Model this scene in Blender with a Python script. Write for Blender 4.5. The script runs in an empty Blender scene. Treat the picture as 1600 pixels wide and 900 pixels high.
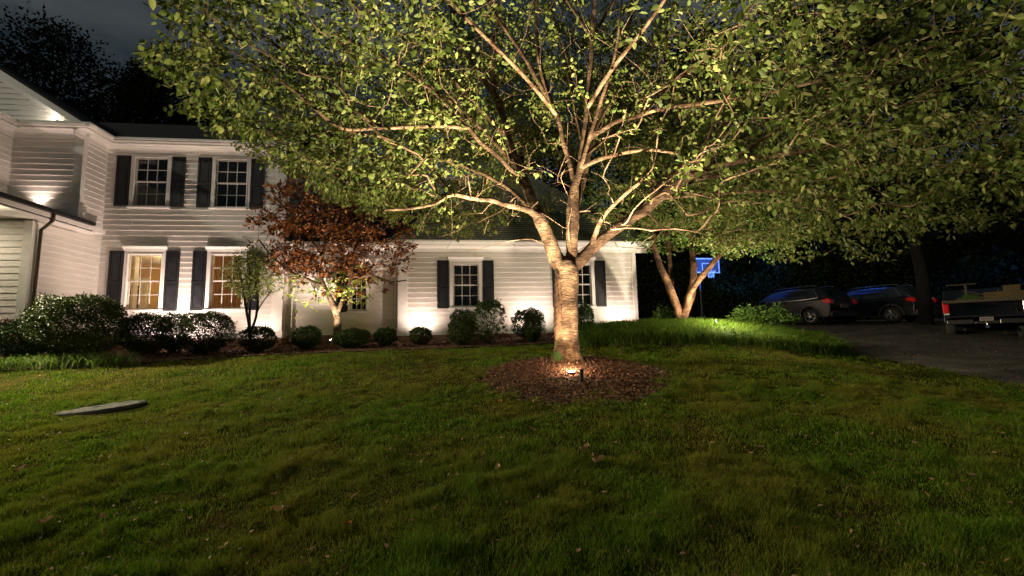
import bpy, math, random
import numpy as np
from mathutils import Vector, Matrix
rnd = random.Random(7); rng = np.random.default_rng(11)
scene = bpy.context.scene
# ------------------------------------------------------------------ camera, world, light, exposure
FPX = 711.0; TILT = math.radians(6.4); ROLL = math.radians(1.15); HC = 1.5
Fv = np.array([0, math.cos(TILT), math.sin(TILT)]); R0 = np.array([1., 0, 0]); U0 = np.cross(R0, Fv)
Uv = U0*math.cos(ROLL)+R0*math.sin(ROLL); Rv = np.cross(Fv, Uv); CAM = np.array([0, 0, HC])
cam_d = bpy.data.cameras.new('camera'); cam = bpy.data.objects.new('camera', cam_d); scene.collection.objects.link(cam)
m = Matrix.Identity(4)
for i in range(3): m[i][0], m[i][1], m[i][2], m[i][3] = Rv[i], Uv[i], -Fv[i], CAM[i]
cam.matrix_world = m
cam_d.sensor_width = 36; cam_d.lens = 36*FPX/1600; cam_d.clip_end = 600; cam_d.clip_start = 0.05
scene.camera = cam
w = bpy.data.worlds.new('World'); scene.world = w; w.use_nodes = True
nt = w.node_tree; N = nt.nodes; L = nt.links
bg = N['Background']
tc = N.new('ShaderNodeTexCoord'); mp = N.new('ShaderNodeMapping'); mp.inputs['Scale'].default_value = (1.2, 1.2, 3.0)
mp.inputs['Rotation'].default_value = (0.3, 0.5, 0)
ns = N.new('ShaderNodeTexNoise'); ns.inputs['Scale'].default_value = 1.6; ns.inputs['Detail'].default_value = 6; ns.inputs['Roughness'].default_value = .5
cr = N.new('ShaderNodeValToRGB')
cr.color_ramp.elements[0].position = .40; cr.color_ramp.elements[0].color = (.22, .38, .52, 1)
cr.color_ramp.elements[1].position = .62; cr.color_ramp.elements[1].color = (1.35, 1.5, 1.55, 1)
L.new(tc.outputs['Generated'], mp.inputs['Vector']); L.new(mp.outputs['Vector'], ns.inputs['Vector'])
L.new(ns.outputs['Fac'], cr.inputs['Fac']); L.new(cr.outputs['Color'], bg.inputs['Color'])
bg.inputs['Strength'].default_value = 0.018
# faint fill added as moonlight, coming low from behind the camera's left
sd = bpy.data.lights.new('moon_fill', 'SUN'); sd.energy = 0.28; sd.angle = math.radians(2); sd.color = (1.0, .93, .72)
moon_fill = bpy.data.objects.new('moon_fill', sd); scene.collection.objects.link(moon_fill)
moon_fill.rotation_euler = Vector((.72, .50, -.46)).to_track_quat('-Z', 'Y').to_euler()
scene.view_settings.view_transform = 'Standard'; scene.view_settings.look = 'None'
scene.view_settings.gamma = 1; scene.view_settings.exposure = 1.6
scene.cycles.use_denoising = True
try: scene.cycles.denoiser = 'OPENIMAGEDENOISE'
except Exception: pass
scene.cycles.max_bounces = 6; scene.cycles.diffuse_bounces = 4; scene.cycles.transmission_bounces = 4; scene.cycles.transparent_max_bounces = 6
scene.cycles.sample_clamp_indirect = 3; scene.cycles.caustics_reflective = False; scene.cycles.caustics_refractive = False

def ray(px, py): return Fv*FPX+Rv*(px-800)-Uv*(py-450)
def P(px, py, D):
    d = ray(px, py); return CAM+d*(D/d[1])
YAW = math.radians(7); UX = np.array([math.cos(YAW), math.sin(YAW), 0]); IY = np.array([-math.sin(YAW), math.cos(YAW), 0])
d0 = ray(800, 500); HO = CAM+d0*(16.2/d0[1]); HO[2] = 0
def hw(x, y, z): return HO+UX*x+IY*y+np.array([0, 0, z])        # house frame to world
def smooth(a, b, x):
    t = np.clip((x-a)/(b-a), 0, 1); return t*t*(3-2*t)

# ------------------------------------------------------------------ materials
MATS = {}
def mat(name, col=(.5, .5, .5), rough=.6, metal=0, spec=.5, emis=None, estr=0, coat=0):
    m = bpy.data.materials.new(name); m.use_nodes = True; b = m.node_tree.nodes['Principled BSDF']
    b.inputs['Base Color'].default_value = (*col, 1); b.inputs['Roughness'].default_value = rough
    b.inputs['Metallic'].default_value = metal; b.inputs['Specular IOR Level'].default_value = spec
    b.inputs['Coat Weight'].default_value = coat
    if emis: b.inputs['Emission Color'].default_value = (*emis, 1); b.inputs['Emission Strength'].default_value = estr
    MATS[name] = m; return m
def noisy(name, c1, c2, scale=3, rough=.8, bump=0, bscale=40, detail=5, stretch=(1, 1, 1), mid=(.35, .65), c3=None, bdist=.02, spec=.3, warp=None):
    m = mat(name, c1, rough, spec=spec); nt = m.node_tree; N = nt.nodes; L = nt.links; b = N['Principled BSDF']
    tc = N.new('ShaderNodeTexCoord'); mp = N.new('ShaderNodeMapping'); mp.inputs['Scale'].default_value = stretch
    L.new(tc.outputs['Object'], mp.inputs['Vector'])
    n = N.new('ShaderNodeTexNoise'); n.inputs['Scale'].default_value = scale; n.inputs['Detail'].default_value = detail
    L.new(mp.outputs['Vector'], n.inputs['Vector'])
    r = N.new('ShaderNodeValToRGB'); r.color_ramp.elements[0].position = mid[0]; r.color_ramp.elements[0].color = (*c1, 1)
    r.color_ramp.elements[1].position = mid[1]; r.color_ramp.elements[1].color = (*c2, 1)
    if c3: e = r.color_ramp.elements.new((mid[0]+mid[1])/2); e.color = (*c3, 1)
    L.new(n.outputs['Fac'], r.inputs['Fac']); L.new(r.outputs['Color'], b.inputs['Base Color'])
    if bump:
        n2 = N.new('ShaderNodeTexNoise'); n2.inputs['Scale'].default_value = bscale; n2.inputs['Detail'].default_value = 6
        L.new(mp.outputs['Vector'], n2.inputs['Vector'])
        bp = N.new('ShaderNodeBump'); bp.inputs['Strength'].default_value = bump; bp.inputs['Distance'].default_value = bdist
        L.new(n2.outputs['Fac'], bp.inputs['Height']); L.new(bp.outputs['Normal'], b.inputs['Normal'])
    return m
def leafmat(name, cols, trans=.35, rough=.5, noise=None, nscale=.5, spec=.35):
    """colour from a random value per leaf, optionally mixed with broad noise patches"""
    m = bpy.data.materials.new(name); m.use_nodes = True; nt = m.node_tree; N = nt.nodes; L = nt.links; b = N['Principled BSDF']
    g = N.new('ShaderNodeNewGeometry'); r = N.new('ShaderNodeValToRGB')
    for i, (p, c) in enumerate(cols):
        e = r.color_ramp.elements[i] if i < 2 else r.color_ramp.elements.new(p)
        e.position = p; e.color = (*c, 1)
    L.new(g.outputs['Random Per Island'], r.inputs['Fac']); col = r.outputs['Color']
    if noise:
        tc = N.new('ShaderNodeTexCoord'); n = N.new('ShaderNodeTexNoise'); n.inputs['Scale'].default_value = nscale; n.inputs['Detail'].default_value = 4
        L.new(tc.outputs['Object'], n.inputs['Vector'])
        r2 = N.new('ShaderNodeValToRGB'); r2.color_ramp.elements[0].position = .4; r2.color_ramp.elements[1].position = .62
        L.new(n.outputs['Fac'], r2.inputs['Fac'])
        mx = N.new('ShaderNodeMix'); mx.data_type = 'RGBA'; L.new(r2.outputs['Color'], mx.inputs['Factor'])
        L.new(col, mx.inputs['A']); mx.inputs['B'].default_value = (*noise, 1)
        mz = N.new('ShaderNodeMix'); mz.data_type = 'RGBA'; mz.inputs['Factor'].default_value = .8
        L.new(col, mz.inputs['A']); L.new(mx.outputs['Result'], mz.inputs['B']); col = mz.outputs['Result']
    L.new(col, b.inputs['Base Color']); b.inputs['Roughness'].default_value = rough; b.inputs['Specular IOR Level'].default_value = spec
    t = N.new('ShaderNodeBsdfTranslucent'); L.new(col, t.inputs['Color'])
    ms = N.new('ShaderNodeMixShader'); ms.inputs[0].default_value = trans
    L.new(b.outputs[0], ms.inputs[1]); L.new(t.outputs[0], ms.inputs[2]); L.new(ms.outputs[0], N['Material Output'].inputs['Surface'])
    MATS[name] = m; return m
M = MATS
noisy('siding', (.70, .67, .62), (.76, .73, .69), scale=2.2, rough=.55, stretch=(1, 1, 4), bump=.15, bscale=30, bdist=.003)
noisy('trim', (.76, .74, .70), (.80, .78, .75), scale=3, rough=.45)
noisy('shutter_paint', (.012, .013, .016), (.021, .023, .027), scale=5, rough=.5)
mat('sash_paint', (.62, .60, .55), .5)
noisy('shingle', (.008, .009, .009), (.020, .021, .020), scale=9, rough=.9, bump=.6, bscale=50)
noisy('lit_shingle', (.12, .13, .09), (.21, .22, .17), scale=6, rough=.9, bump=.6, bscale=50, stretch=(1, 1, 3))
noisy('gutter_paint', (.70, .68, .64), (.76, .74, .70), scale=4, rough=.35)
noisy('black_metal', (.012, .012, .013), (.02, .02, .02), scale=20, rough=.4)
noisy('bronze_metal', (.05, .038, .026), (.08, .06, .04), scale=20, rough=.4)
noisy('concrete_lid', (.07, .07, .068), (.16, .155, .145), scale=14, spec=0, rough=1, bump=.5, bscale=60, mid=(.3, .7))
noisy('soil', (.012, .020, .003), (.040, .030, .010), scale=2.5, rough=1, bump=.6, bscale=30, spec=0)
noisy('mulch', (.055, .030, .017), (.13, .075, .045), scale=22, rough=1, bump=1, bscale=45, bdist=.03)
leafmat('mulch_chip', [(0, (.05, .022, .012)), (1, (.26, .13, .07)), (.5, (.12, .055, .028)), (.85, (.17, .08, .045))], trans=0, rough=.9)
noisy('asphalt', (.035, .032, .027), (.10, .085, .065), scale=1.3, rough=.95, bump=.7, bscale=60, detail=9, mid=(.3, .75))
noisy('dark_backing', (.006, .009, .003), (.012, .012, .006), scale=.5, rough=1)
leafmat('grass_blade', [(0, (.024, .070, .003)), (1, (.28, .21, .08)), (.35, (.048, .112, .004)), (.74, (.095, .155, .007)), (.94, (.15, .19, .018))], trans=.3, rough=.8, noise=(.14, .130, .018), nscale=.7, spec=.1)
leafmat('long_blade', [(0, (.035, .085, .008)), (1, (.20, .26, .045)), (.5, (.085, .16, .016))], trans=.3, rough=.6, spec=.2)
leafmat('tree_leaf', [(0, (.055, .082, .012)), (1, (.28, .28, .09)), (.4, (.09, .125, .022)), (.8, (.155, .185, .042))], trans=.3, rough=.65, spec=.15)
leafmat('rear_leaf', [(0, (.05, .12, .015)), (1, (.17, .24, .05)), (.5, (.09, .17, .025))], trans=.32, rough=.5)
leafmat('red_leaf', [(0, (.075, .026, .010)), (1, (.44, .22, .05)), (.3, (.040, .016, .008)), (.55, (.20, .062, .016)), (.8, (.34, .12, .024))], trans=.3, rough=.4)
leafmat('young_leaf', [(0, (.14, .24, .03)), (1, (.42, .42, .12)), (.5, (.24, .34, .05))], trans=.35, rough=.4)
leafmat('sapling_leaf', [(0, (.08, .13, .02)), (1, (.36, .38, .09)), (.5, (.16, .22, .04))], trans=.3, rough=.5)
leafmat('box_leaf', [(0, (.014, .034, .005)), (1, (.055, .085, .014)), (.5, (.026, .056, .008))], trans=.08, rough=.55, spec=.15)
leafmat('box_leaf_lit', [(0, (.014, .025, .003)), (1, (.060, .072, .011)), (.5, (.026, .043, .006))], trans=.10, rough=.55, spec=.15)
leafmat('shrub_leaf', [(0, (.04, .10, .012)), (1, (.12, .21, .03)), (.5, (.07, .15, .02))], trans=.3, rough=.5)
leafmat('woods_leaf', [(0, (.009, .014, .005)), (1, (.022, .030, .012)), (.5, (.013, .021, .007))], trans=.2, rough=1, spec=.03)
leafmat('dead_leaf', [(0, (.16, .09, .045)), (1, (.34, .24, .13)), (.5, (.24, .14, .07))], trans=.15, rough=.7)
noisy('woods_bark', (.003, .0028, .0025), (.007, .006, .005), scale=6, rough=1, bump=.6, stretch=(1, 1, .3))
def barkmat(name, c1, c2, c3, bands=38):
    m = mat(name, c1, .75, spec=.25); nt = m.node_tree; N = nt.nodes; L = nt.links; b = N['Principled BSDF']
    tc = N.new('ShaderNodeTexCoord'); mp = N.new('ShaderNodeMapping'); mp.inputs['Scale'].default_value = (1, 1, 5)
    L.new(tc.outputs['Object'], mp.inputs['Vector'])
    n = N.new('ShaderNodeTexNoise'); n.inputs['Scale'].default_value = 7; n.inputs['Detail'].default_value = 8; n.inputs['Roughness'].default_value = .7
    L.new(mp.outputs['Vector'], n.inputs['Vector'])
    r = N.new('ShaderNodeValToRGB'); r.color_ramp.elements[0].position = .32; r.color_ramp.elements[0].color = (*c1, 1)
    r.color_ramp.elements[1].position = .68; r.color_ramp.elements[1].color = (*c3, 1); e = r.color_ramp.elements.new(.5); e.color = (*c2, 1)
    L.new(n.outputs['Fac'], r.inputs['Fac'])
    n3 = N.new('ShaderNodeTexNoise'); n3.inputs['Scale'].default_value = 3.2; n3.inputs['Detail'].default_value = 7
    L.new(tc.outputs['Object'], n3.inputs['Vector'])
    r3 = N.new('ShaderNodeValToRGB'); r3.color_ramp.elements[0].position = .42; r3.color_ramp.elements[0].color = (.30, .24, .18, 1); r3.color_ramp.elements[1].position = .6; r3.color_ramp.elements[1].color = (1, 1, 1, 1)
    L.new(n3.outputs['Fac'], r3.inputs['Fac'])
    mx = N.new('ShaderNodeMix'); mx.data_type = 'RGBA'; mx.blend_type = 'MULTIPLY'; mx.inputs['Factor'].default_value = 1
    L.new(r.outputs['Color'], mx.inputs['A']); L.new(r3.outputs['Color'], mx.inputs['B']); L.new(mx.outputs['Result'], b.inputs['Base Color'])
    bp = N.new('ShaderNodeBump'); bp.inputs['Strength'].default_value = 1; bp.inputs['Distance'].default_value = .05
    L.new(n.outputs['Fac'], bp.inputs['Height']); L.new(bp.outputs['Normal'], b.inputs['Normal']); return m
barkmat('cherry_bark', (.030, .017, .008), (.14, .082, .042), (.31, .20, .11))
barkmat('lit_limb_bark', (.07, .04, .02), (.24, .15, .08), (.42, .29, .17))  # cherry bark lightened so the branches look brighter lit from below
barkmat('smooth_bark', (.06, .03, .014), (.14, .075, .032), (.21, .12, .06))
barkmat('pale_bark', (.08, .06, .03), (.17, .13, .075), (.24, .19, .11))
barkmat('dark_bark', (.03, .025, .02), (.06, .05, .035), (.10, .08, .06))
noisy('dead_wood', (.025, .010, .005), (.10, .05, .022), scale=7, rough=.95, bump=1, bscale=22, stretch=(3, 3, .35))
noisy('moss', (.012, .030, .004), (.04, .075, .010), scale=30, rough=1, bump=1, bscale=60)
def brickmat():
    m = mat('brick', (.25, .12, .07), .9); nt = m.node_tree; N = nt.nodes; L = nt.links
    tc = N.new('ShaderNodeTexCoord'); mp = N.new('ShaderNodeMapping'); mp.inputs['Rotation'].default_value = (math.radians(90), 0, 0)
    L.new(tc.outputs['Object'], mp.inputs['Vector'])
    b = N.new('ShaderNodeTexBrick'); b.inputs['Scale'].default_value = 1; b.inputs['Brick Width'].default_value = .21; b.inputs['Row Height'].default_value = .075
    b.inputs['Mortar Size'].default_value = .008; b.inputs['Color1'].default_value = (.28, .13, .07, 1); b.inputs['Color2'].default_value = (.19, .09, .055, 1); b.inputs['Mortar'].default_value = (.3, .26, .22, 1)
    L.new(mp.outputs['Vector'], b.inputs['Vector']); L.new(b.outputs['Color'], N['Principled BSDF'].inputs['Base Color'])
brickmat()
mat('room_wall', (.72, .50, .26), .8); mat('room_white', (.78, .74, .66), .6); mat('room_dark', (.05, .04, .03), .6); mat('room_curtain', (.06, .065, .045), .9)
noisy('night_room', (.012, .013, .012), (.03, .032, .026), scale=3, rough=1)
def glassmat(name, refl=.12, tint=(.9, .95, .92)):
    m = bpy.data.materials.new(name); m.use_nodes = True; N = m.node_tree.nodes; L = m.node_tree.links; N.remove(N['Principled BSDF'])
    t = N.new('ShaderNodeBsdfTransparent'); t.inputs[0].default_value = (*tint, 1); g = N.new('ShaderNodeBsdfGlossy'); g.inputs['Roughness'].default_value = .02
    lw = N.new('ShaderNodeLayerWeight'); lw.inputs['Blend'].default_value = .35
    ma = N.new('ShaderNodeMath'); ma.operation = 'ADD'; ma.inputs[1].default_value = refl*.5; L.new(lw.outputs['Fresnel'], ma.inputs[0])
    ms = N.new('ShaderNodeMixShader'); L.new(ma.outputs[0], ms.inputs[0]); L.new(t.outputs[0], ms.inputs[1]); L.new(g.outputs[0], ms.inputs[2])
    L.new(ms.outputs[0], N['Material Output'].inputs['Surface']); MATS[name] = m
glassmat('pane_glass', .06); 
mat('car_glass', (.01, .012, .015), .06, spec=.8)
mat('car_grey', (.011, .011, .012), .3, spec=.35, coat=.25); mat('car_dark', (.008, .009, .012), .25, spec=.4, coat=.4)
mat('car_plastic', (.035, .033, .03), .7); mat('tyre', (.022, .021, .02), .85); mat('alloy', (.62, .60, .56), .28, metal=.9)
mat('red_lens', (.65, .012, .012), .12, spec=.9, coat=1); mat('plate', (.26, .23, .14), .5); mat('plate_ink', (.05, .05, .12), .5)
mat('chrome', (.75, .74, .72), .16, metal=1); mat('dull_chrome', (.10, .09, .08), .35, metal=1)
noisy('lumber', (.055, .036, .013), (.10, .068, .026), scale=3, rough=.8, stretch=(1, 8, 8)); noisy('weathered_wood', (.045, .038, .024), (.085, .072, .05), scale=3, rough=.9, stretch=(1, 8, 8))
mat('board_white', (.8, .82, .85), .3); mat('board_clear', (.09, .11, .15), .3, spec=.5); mat('board_black', (.02, .02, .025), .4); mat('hoop_orange', (.5, .12, .03), .5)
mat('lens_glow', (1, .9, .75), .3, emis=(1, .80, .58), estr=60); mat('lens_blue', (.3, .4, 1), .3, emis=(.15, .35, 1), estr=12)
mat('orange_leaf', (.5, .16, .04), .7); mat('pipe_white', (.6, .58, .54), .5)

leafmat('dimming_voile', [(0, (.30, .19, .10)), (1, (.34, .22, .12))], trans=.6, rough=.9)
# ------------------------------------------------------------------ helpers
def tag(o, label=None, cat=None, group=None, kind=None):
    if label: o['label'] = label
    if cat: o['category'] = cat
    if group: o['group'] = group
    if kind: o['kind'] = kind
    return o
def empty(name, loc=(0, 0, 0), rz=0, label=None, cat=None, group=None):
    o = bpy.data.objects.new(name, None); scene.collection.objects.link(o); o.location = loc; o.rotation_euler = (0, 0, rz)
    o.empty_display_size = .2; return tag(o, label, cat, group)
def np_mesh(name, V, F, mats, parent=None, smooth_=False, midx=None):
    """V (n,3); F list of arrays of equal-size faces or list of tuples"""
    me = bpy.data.meshes.new(name)
    if isinstance(F, np.ndarray):
        k = F.shape[1]; nf = len(F); me.vertices.add(len(V)); me.vertices.foreach_set('co', np.asarray(V, dtype=np.float32).ravel())
        me.loops.add(nf*k); me.loops.foreach_set('vertex_index', F.ravel().astype(np.int32))
        me.polygons.add(nf); me.polygons.foreach_set('loop_start', np.arange(0, nf*k, k, dtype=np.int32)); me.polygons.foreach_set('loop_total', np.full(nf, k, dtype=np.int32))
        me.update(calc_edges=True)
    else:
        me.from_pydata([tuple(v) for v in V], [], F); me.update()
    for q in (mats if isinstance(mats, (list, tuple)) else [mats]): me.materials.append(M[q] if isinstance(q, str) else q)
    if midx is not None: me.polygons.foreach_set('material_index', np.asarray(midx, dtype=np.int32))
    if smooth_: me.polygons.foreach_set('use_smooth', np.ones(len(me.polygons), dtype=bool))
    o = bpy.data.objects.new(name, me); scene.collection.objects.link(o)
    if parent: o.parent = parent
    return o
class Fr:
    """a frame: origin o, horizontal axis a, outward normal n; coordinates (a, n, z)"""
    def __init__(s, o=(0, 0, 0), a=(1, 0, 0), n=(0, -1, 0)):
        s.o = np.array(o, float); s.a = np.array(a, float); s.n = np.array(n, float)
    def __call__(s, a, n, z): return s.o+s.a*a+s.n*n+np.array([0, 0, z])
class MB:
    def __init__(s, fr=None): s.V = []; s.F = []; s.fr = fr
    def pt(s, a, b, c): return tuple(s.fr(a, b, c)) if s.fr else (a, b, c)
    def box(s, x0, x1, y0, y1, z0, z1):
        n = len(s.V)
        for z in (z0, z1):
            for x, y in ((x0, y0), (x1, y0), (x1, y1), (x0, y1)): s.V.append(s.pt(x, y, z))
        s.F += [(n, n+3, n+2, n+1), (n+4, n+5, n+6, n+7), (n, n+1, n+5, n+4), (n+1, n+2, n+6, n+5), (n+2, n+3, n+7, n+6), (n+3, n, n+4, n+7)]; return s
    def face(s, pts):
        n = len(s.V); s.V += [s.pt(*p) for p in pts]; s.F.append(tuple(range(n, n+len(pts)))); return s
    def prism(s, poly, axis, t0, t1):
        """poly: list of 2D; axis 'x': (t, p0, p1); 'y': (p0, t, p1); 'z': (p0, p1, t)"""
        n = len(s.V); k = len(poly)
        f = {'x': lambda p, t: (t, p[0], p[1]), 'y': lambda p, t: (p[0], t, p[1]), 'z': lambda p, t: (p[0], p[1], t)}[axis]
        for t in (t0, t1):
            for p in poly: s.V.append(s.pt(*f(p, t)))
        s.F.append(tuple(range(n, n+k))); s.F.append(tuple(range(n+2*k-1, n+k-1, -1)))
        for i in range(k): j = (i+1) % k; s.F.append((n+i, n+k+i, n+k+j, n+j))
        return s
    def cyl(s, p0, p1, r0, r1=None, seg=12, cap=True):
        r1 = r0 if r1 is None else r1; p0 = np.array(s.pt(*p0)); p1 = np.array(s.pt(*p1)); d = p1-p0; d = d/np.linalg.norm(d)
        a = np.cross(d, (0, 0, 1) if abs(d[2]) < .9 else (1, 0, 0)); a /= np.linalg.norm(a); b = np.cross(d, a); n = len(s.V)
        for p, r in ((p0, r0), (p1, r1)):
            for i in range(seg): t = 2*math.pi*i/seg; s.V.append(tuple(p+(a*math.cos(t)+b*math.sin(t))*r))
        for i in range(seg): j = (i+1) % seg; s.F.append((n+i, n+j, n+seg+j, n+seg+i))
        if cap: s.F.append(tuple(range(n+seg-1, n-1, -1))); s.F.append(tuple(range(n+seg, n+2*seg)))
        return s
    def build(s, name, m, parent=None, bevel=0, sm=False):
        o = np_mesh(name, s.V, s.F, m, parent, sm)
        import bmesh
        bm = bmesh.new(); bm.from_mesh(o.data); bmesh.ops.recalc_face_normals(bm, faces=bm.faces); bm.to_mesh(o.data); bm.free()
        if bevel:
            b = o.modifiers.new('bevel', 'BEVEL'); b.width = bevel; b.segments = 2; b.limit_method = 'ANGLE'
        return o
def unit(v): return v/np.maximum(np.linalg.norm(v, axis=-1, keepdims=True), 1e-9)
LEAF = np.array([[0, 0, 0], [-.5, .30, .10], [-.42, .68, .08], [0, 1, -.06], [.42, .68, .08], [.5, .30, .10]])
def leaf_cloud(name, pos, d, nrm, ln, wd, m, parent=None):
    pos = np.asarray(pos, float); n = len(pos); d = unit(d); s = unit(np.cross(d, nrm)); up = np.cross(s, d)
    ln = np.broadcast_to(ln, n)[:, None, None]; wd = np.broadcast_to(wd, n)[:, None, None]
    V = pos[:, None, :]+s[:, None, :]*(LEAF[None, :, 0:1]*wd)+d[:, None, :]*(LEAF[None, :, 1:2]*ln)+up[:, None, :]*(LEAF[None, :, 2:3]*wd)
    b = (np.arange(n)*6)[:, None, None]; F = (np.array([[0, 3, 2, 1], [0, 5, 4, 3]])[None]+b).reshape(-1, 4)
    return np_mesh(name, V.reshape(-1, 3), F, m, parent)
def rand_unit(n): return unit(rng.normal(size=(n, 3)))
def blades(name, pos, h, wd, lean, m, parent=None, segs=2, droop=0.0):
    """tapering bent grass blades"""
    n = len(pos); az = rng.uniform(0, 2*np.pi, n); ld = np.stack([np.cos(az), np.sin(az), np.zeros(n)], 1)
    a2 = rng.uniform(0, 2*np.pi, n); sd_ = np.stack([np.cos(a2), np.sin(a2), np.zeros(n)], 1)
    if droop: sd_ = np.cross(ld, [0, 0, 1.])
    rows = []
    for k in range(segs+1):
        t = k/segs; c = pos+np.array([0, 0, 1])*(h*(t-droop*t**3))[:, None]+ld*(h*lean*t**1.7)[:, None]
        if k < segs:
            wv = (wd*(1-.55*t)/2)[:, None]*sd_; rows += [c-wv, c+wv]
        else: rows += [c]
    V = np.stack(rows, 1); k = V.shape[1]; b = (np.arange(n)*k)[:, None, None]; T = []
    for q in range(segs-1): i = 2*q; T += [[i, i+1, i+3], [i, i+3, i+2]]
    i = 2*(segs-1); T += [[i, i+1, i+2]]
    F = (np.array(T)[None]+b).reshape(-1, 3)
    return np_mesh(name, V.reshape(-1, 3), F, m, parent)
def catmull(pts, step=.2):
    pts = np.array(pts, float); p = np.vstack([2*pts[0]-pts[1], pts, 2*pts[-1]-pts[-2]]); out = []
    for i in range(1, len(p)-2):
        L_ = np.linalg.norm(p[i+1][:3]-p[i][:3]); k = max(1, int(round(L_/step)))
        for j in range(k):
            t = j/k; out.append(.5*((2*p[i])+(-p[i-1]+p[i+1])*t+(2*p[i-1]-5*p[i]+4*p[i+1]-p[i+2])*t*t+(-p[i-1]+3*p[i]-3*p[i+1]+p[i+2])*t**3))
    out.append(p[-2]); return np.array(out)
def tubes(chains, nseg=lambda r: 6):
    """chains: list of (pts (k,3), radii (k)) -> V, F quads"""
    VV = []; FF = []; off = 0
    for pts, rad in chains:
        k = len(pts)
        if k < 2: continue
        seg = nseg(max(rad)); t = np.gradient(pts, axis=0); t = unit(t)
        ref = np.array([0, 0, 1.]) if abs(t[0][2]) < .8 else np.array([1., 0, 0])
        a = unit(np.cross(t, ref)); 
        for i in range(1, k):
            v = a[i-1]-t[i]*np.dot(a[i-1], t[i]); a[i] = v/max(np.linalg.norm(v), 1e-6)
        b = np.cross(t, a); th = np.arange(seg)*2*np.pi/seg
        ring = pts[:, None, :]+(a[:, None, :]*np.cos(th)[None, :, None]+b[:, None, :]*np.sin(th)[None, :, None])*np.asarray(rad)[:, None, None]
        VV.append(ring.reshape(-1, 3)); i = np.arange(k-1)[:, None]*seg; j = np.arange(seg)[None, :]; j2 = (j+1) % seg
        FF.append(np.stack([i+j, i+j2, i+seg+j2, i+seg+j], -1).reshape(-1, 4)+off); off += k*seg
    return np.vstack(VV), np.vstack(FF)
def wobble(V, amp, sc, seed=0):
    r = np.random.default_rng(seed); o = np.zeros_like(V)
    for k in range(5):
        fr = r.normal(size=(3, 3))*sc*(1+.7*k); ph = r.uniform(0, 6.28, 3); o += np.sin(V@fr.T+ph)*amp/(1+.7*k)
    return V+o
class Grower:
    """skeleton of a tree: hand-laid limbs first, then twigs reaching target points by the shortest way"""
    def __init__(s): s.p = []; s.par = []; s.pl = []; s.r = []; s.ok = []; s.limbs = []
    def limb(s, pts, start=None, ok=True, step=.2, r_end=None):
        q = catmull(pts, step); prev = start; ids = []
        for i, c in enumerate(q):
            if i == 0 and start is not None and np.linalg.norm(np.array(s.p[start])-c[:3]) < .02: ids.append(start); continue
            s.p.append(c[:3].copy()); s.par.append(-1 if prev is None else prev)
            s.pl.append(0 if prev is None else s.pl[prev]+np.linalg.norm(c[:3]-s.p[prev])); s.r.append(c[3]); s.ok.append(ok); prev = len(s.p)-1; ids.append(prev)
        s.limbs.append((q[:, :3], q[:, 3])); return ids
    def near(s, pt): return int(np.argmin(np.linalg.norm(np.array(s.p)-pt, axis=1)))
    def grow(s, targets, bf=.25, step=.22, tip=.0035, droop=.06, curve=.22):
        n0 = len(s.p); cap = n0+len(targets)*14; A = np.zeros((cap, 3)); A[:n0] = s.p; PL = np.full(cap, 1e9); PL[:n0] = s.pl; OK = np.zeros(cap, bool); OK[:n0] = s.ok
        par = list(s.par); n = n0
        d = np.array([np.min(np.linalg.norm(A[:n0][OK[:n0]]-t, axis=1)) for t in targets]); order = np.argsort(d); ends = []
        for ti in order:
            t = targets[ti]; dd = np.linalg.norm(A[:n]-t, axis=1); c = dd+bf*PL[:n]+np.where(OK[:n], 0, 1e6); c += np.where(dd < .12, 1, 0)
            i = int(np.argmin(c)); L_ = dd[i]; pp = par[i]; pd = A[i]-A[pp] if pp >= 0 else np.array([0, 0, 1.]); pd = pd/max(np.linalg.norm(pd), 1e-6)
            k = max(2, min(13, int(L_/step)+1)); c1 = A[i]+pd*L_*curve*.7+rng.normal(size=3)*L_*.03; c2 = t-(t-A[i])*.3+np.array([0, 0, L_*droop])+rng.normal(size=3)*L_*.035; prev = i
            for j in range(1, k+1):
                u = j/k; q = (1-u)**3*A[i]+3*(1-u)**2*u*c1+3*(1-u)*u*u*c2+u**3*t
                A[n] = q; par.append(prev); PL[n] = PL[prev]+np.linalg.norm(q-A[prev]); OK[n] = True; prev = n; n += 1
            ends.append(prev)
        ch = [[] for _ in range(n)]
        for i in range(n):
            if par[i] >= 0: ch[par[i]].append(i)
        R = np.zeros(n); 
        for i in range(n-1, n0-1, -1):
            R[i] = tip if not ch[i] else sum(R[c]**2.4 for c in ch[i])**(1/2.4)
            R[i] = min(R[i], .05)
        chains = []; done = set()
        for i in range(n0, n):
            if par[i] < n0 or i in done or False: pass
        stack = [(i, c) for i in range(n0) for c in ch[i] if c >= n0]
        while stack:
            a, b = stack.pop(); pts = [A[a], A[b]]; rr = [R[b], R[b]]; cur = b
            while ch[cur]:
                cs = sorted(ch[cur], key=lambda q: -R[q]); 
                for o in cs[1:]: stack.append((cur, o))
                cur = cs[0]; pts.append(A[cur]); rr.append(R[cur])
            chains.append((np.array(pts), np.array(rr)))
        s.A = A[:n]; s.PAR = par; s.ends = ends; s.order = order; s.n0 = n0; return chains
    def twig_dirs(s):
        e = np.array(s.ends); return s.A[e], unit(s.A[e]-s.A[[s.PAR[i] for i in s.ends]])
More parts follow.
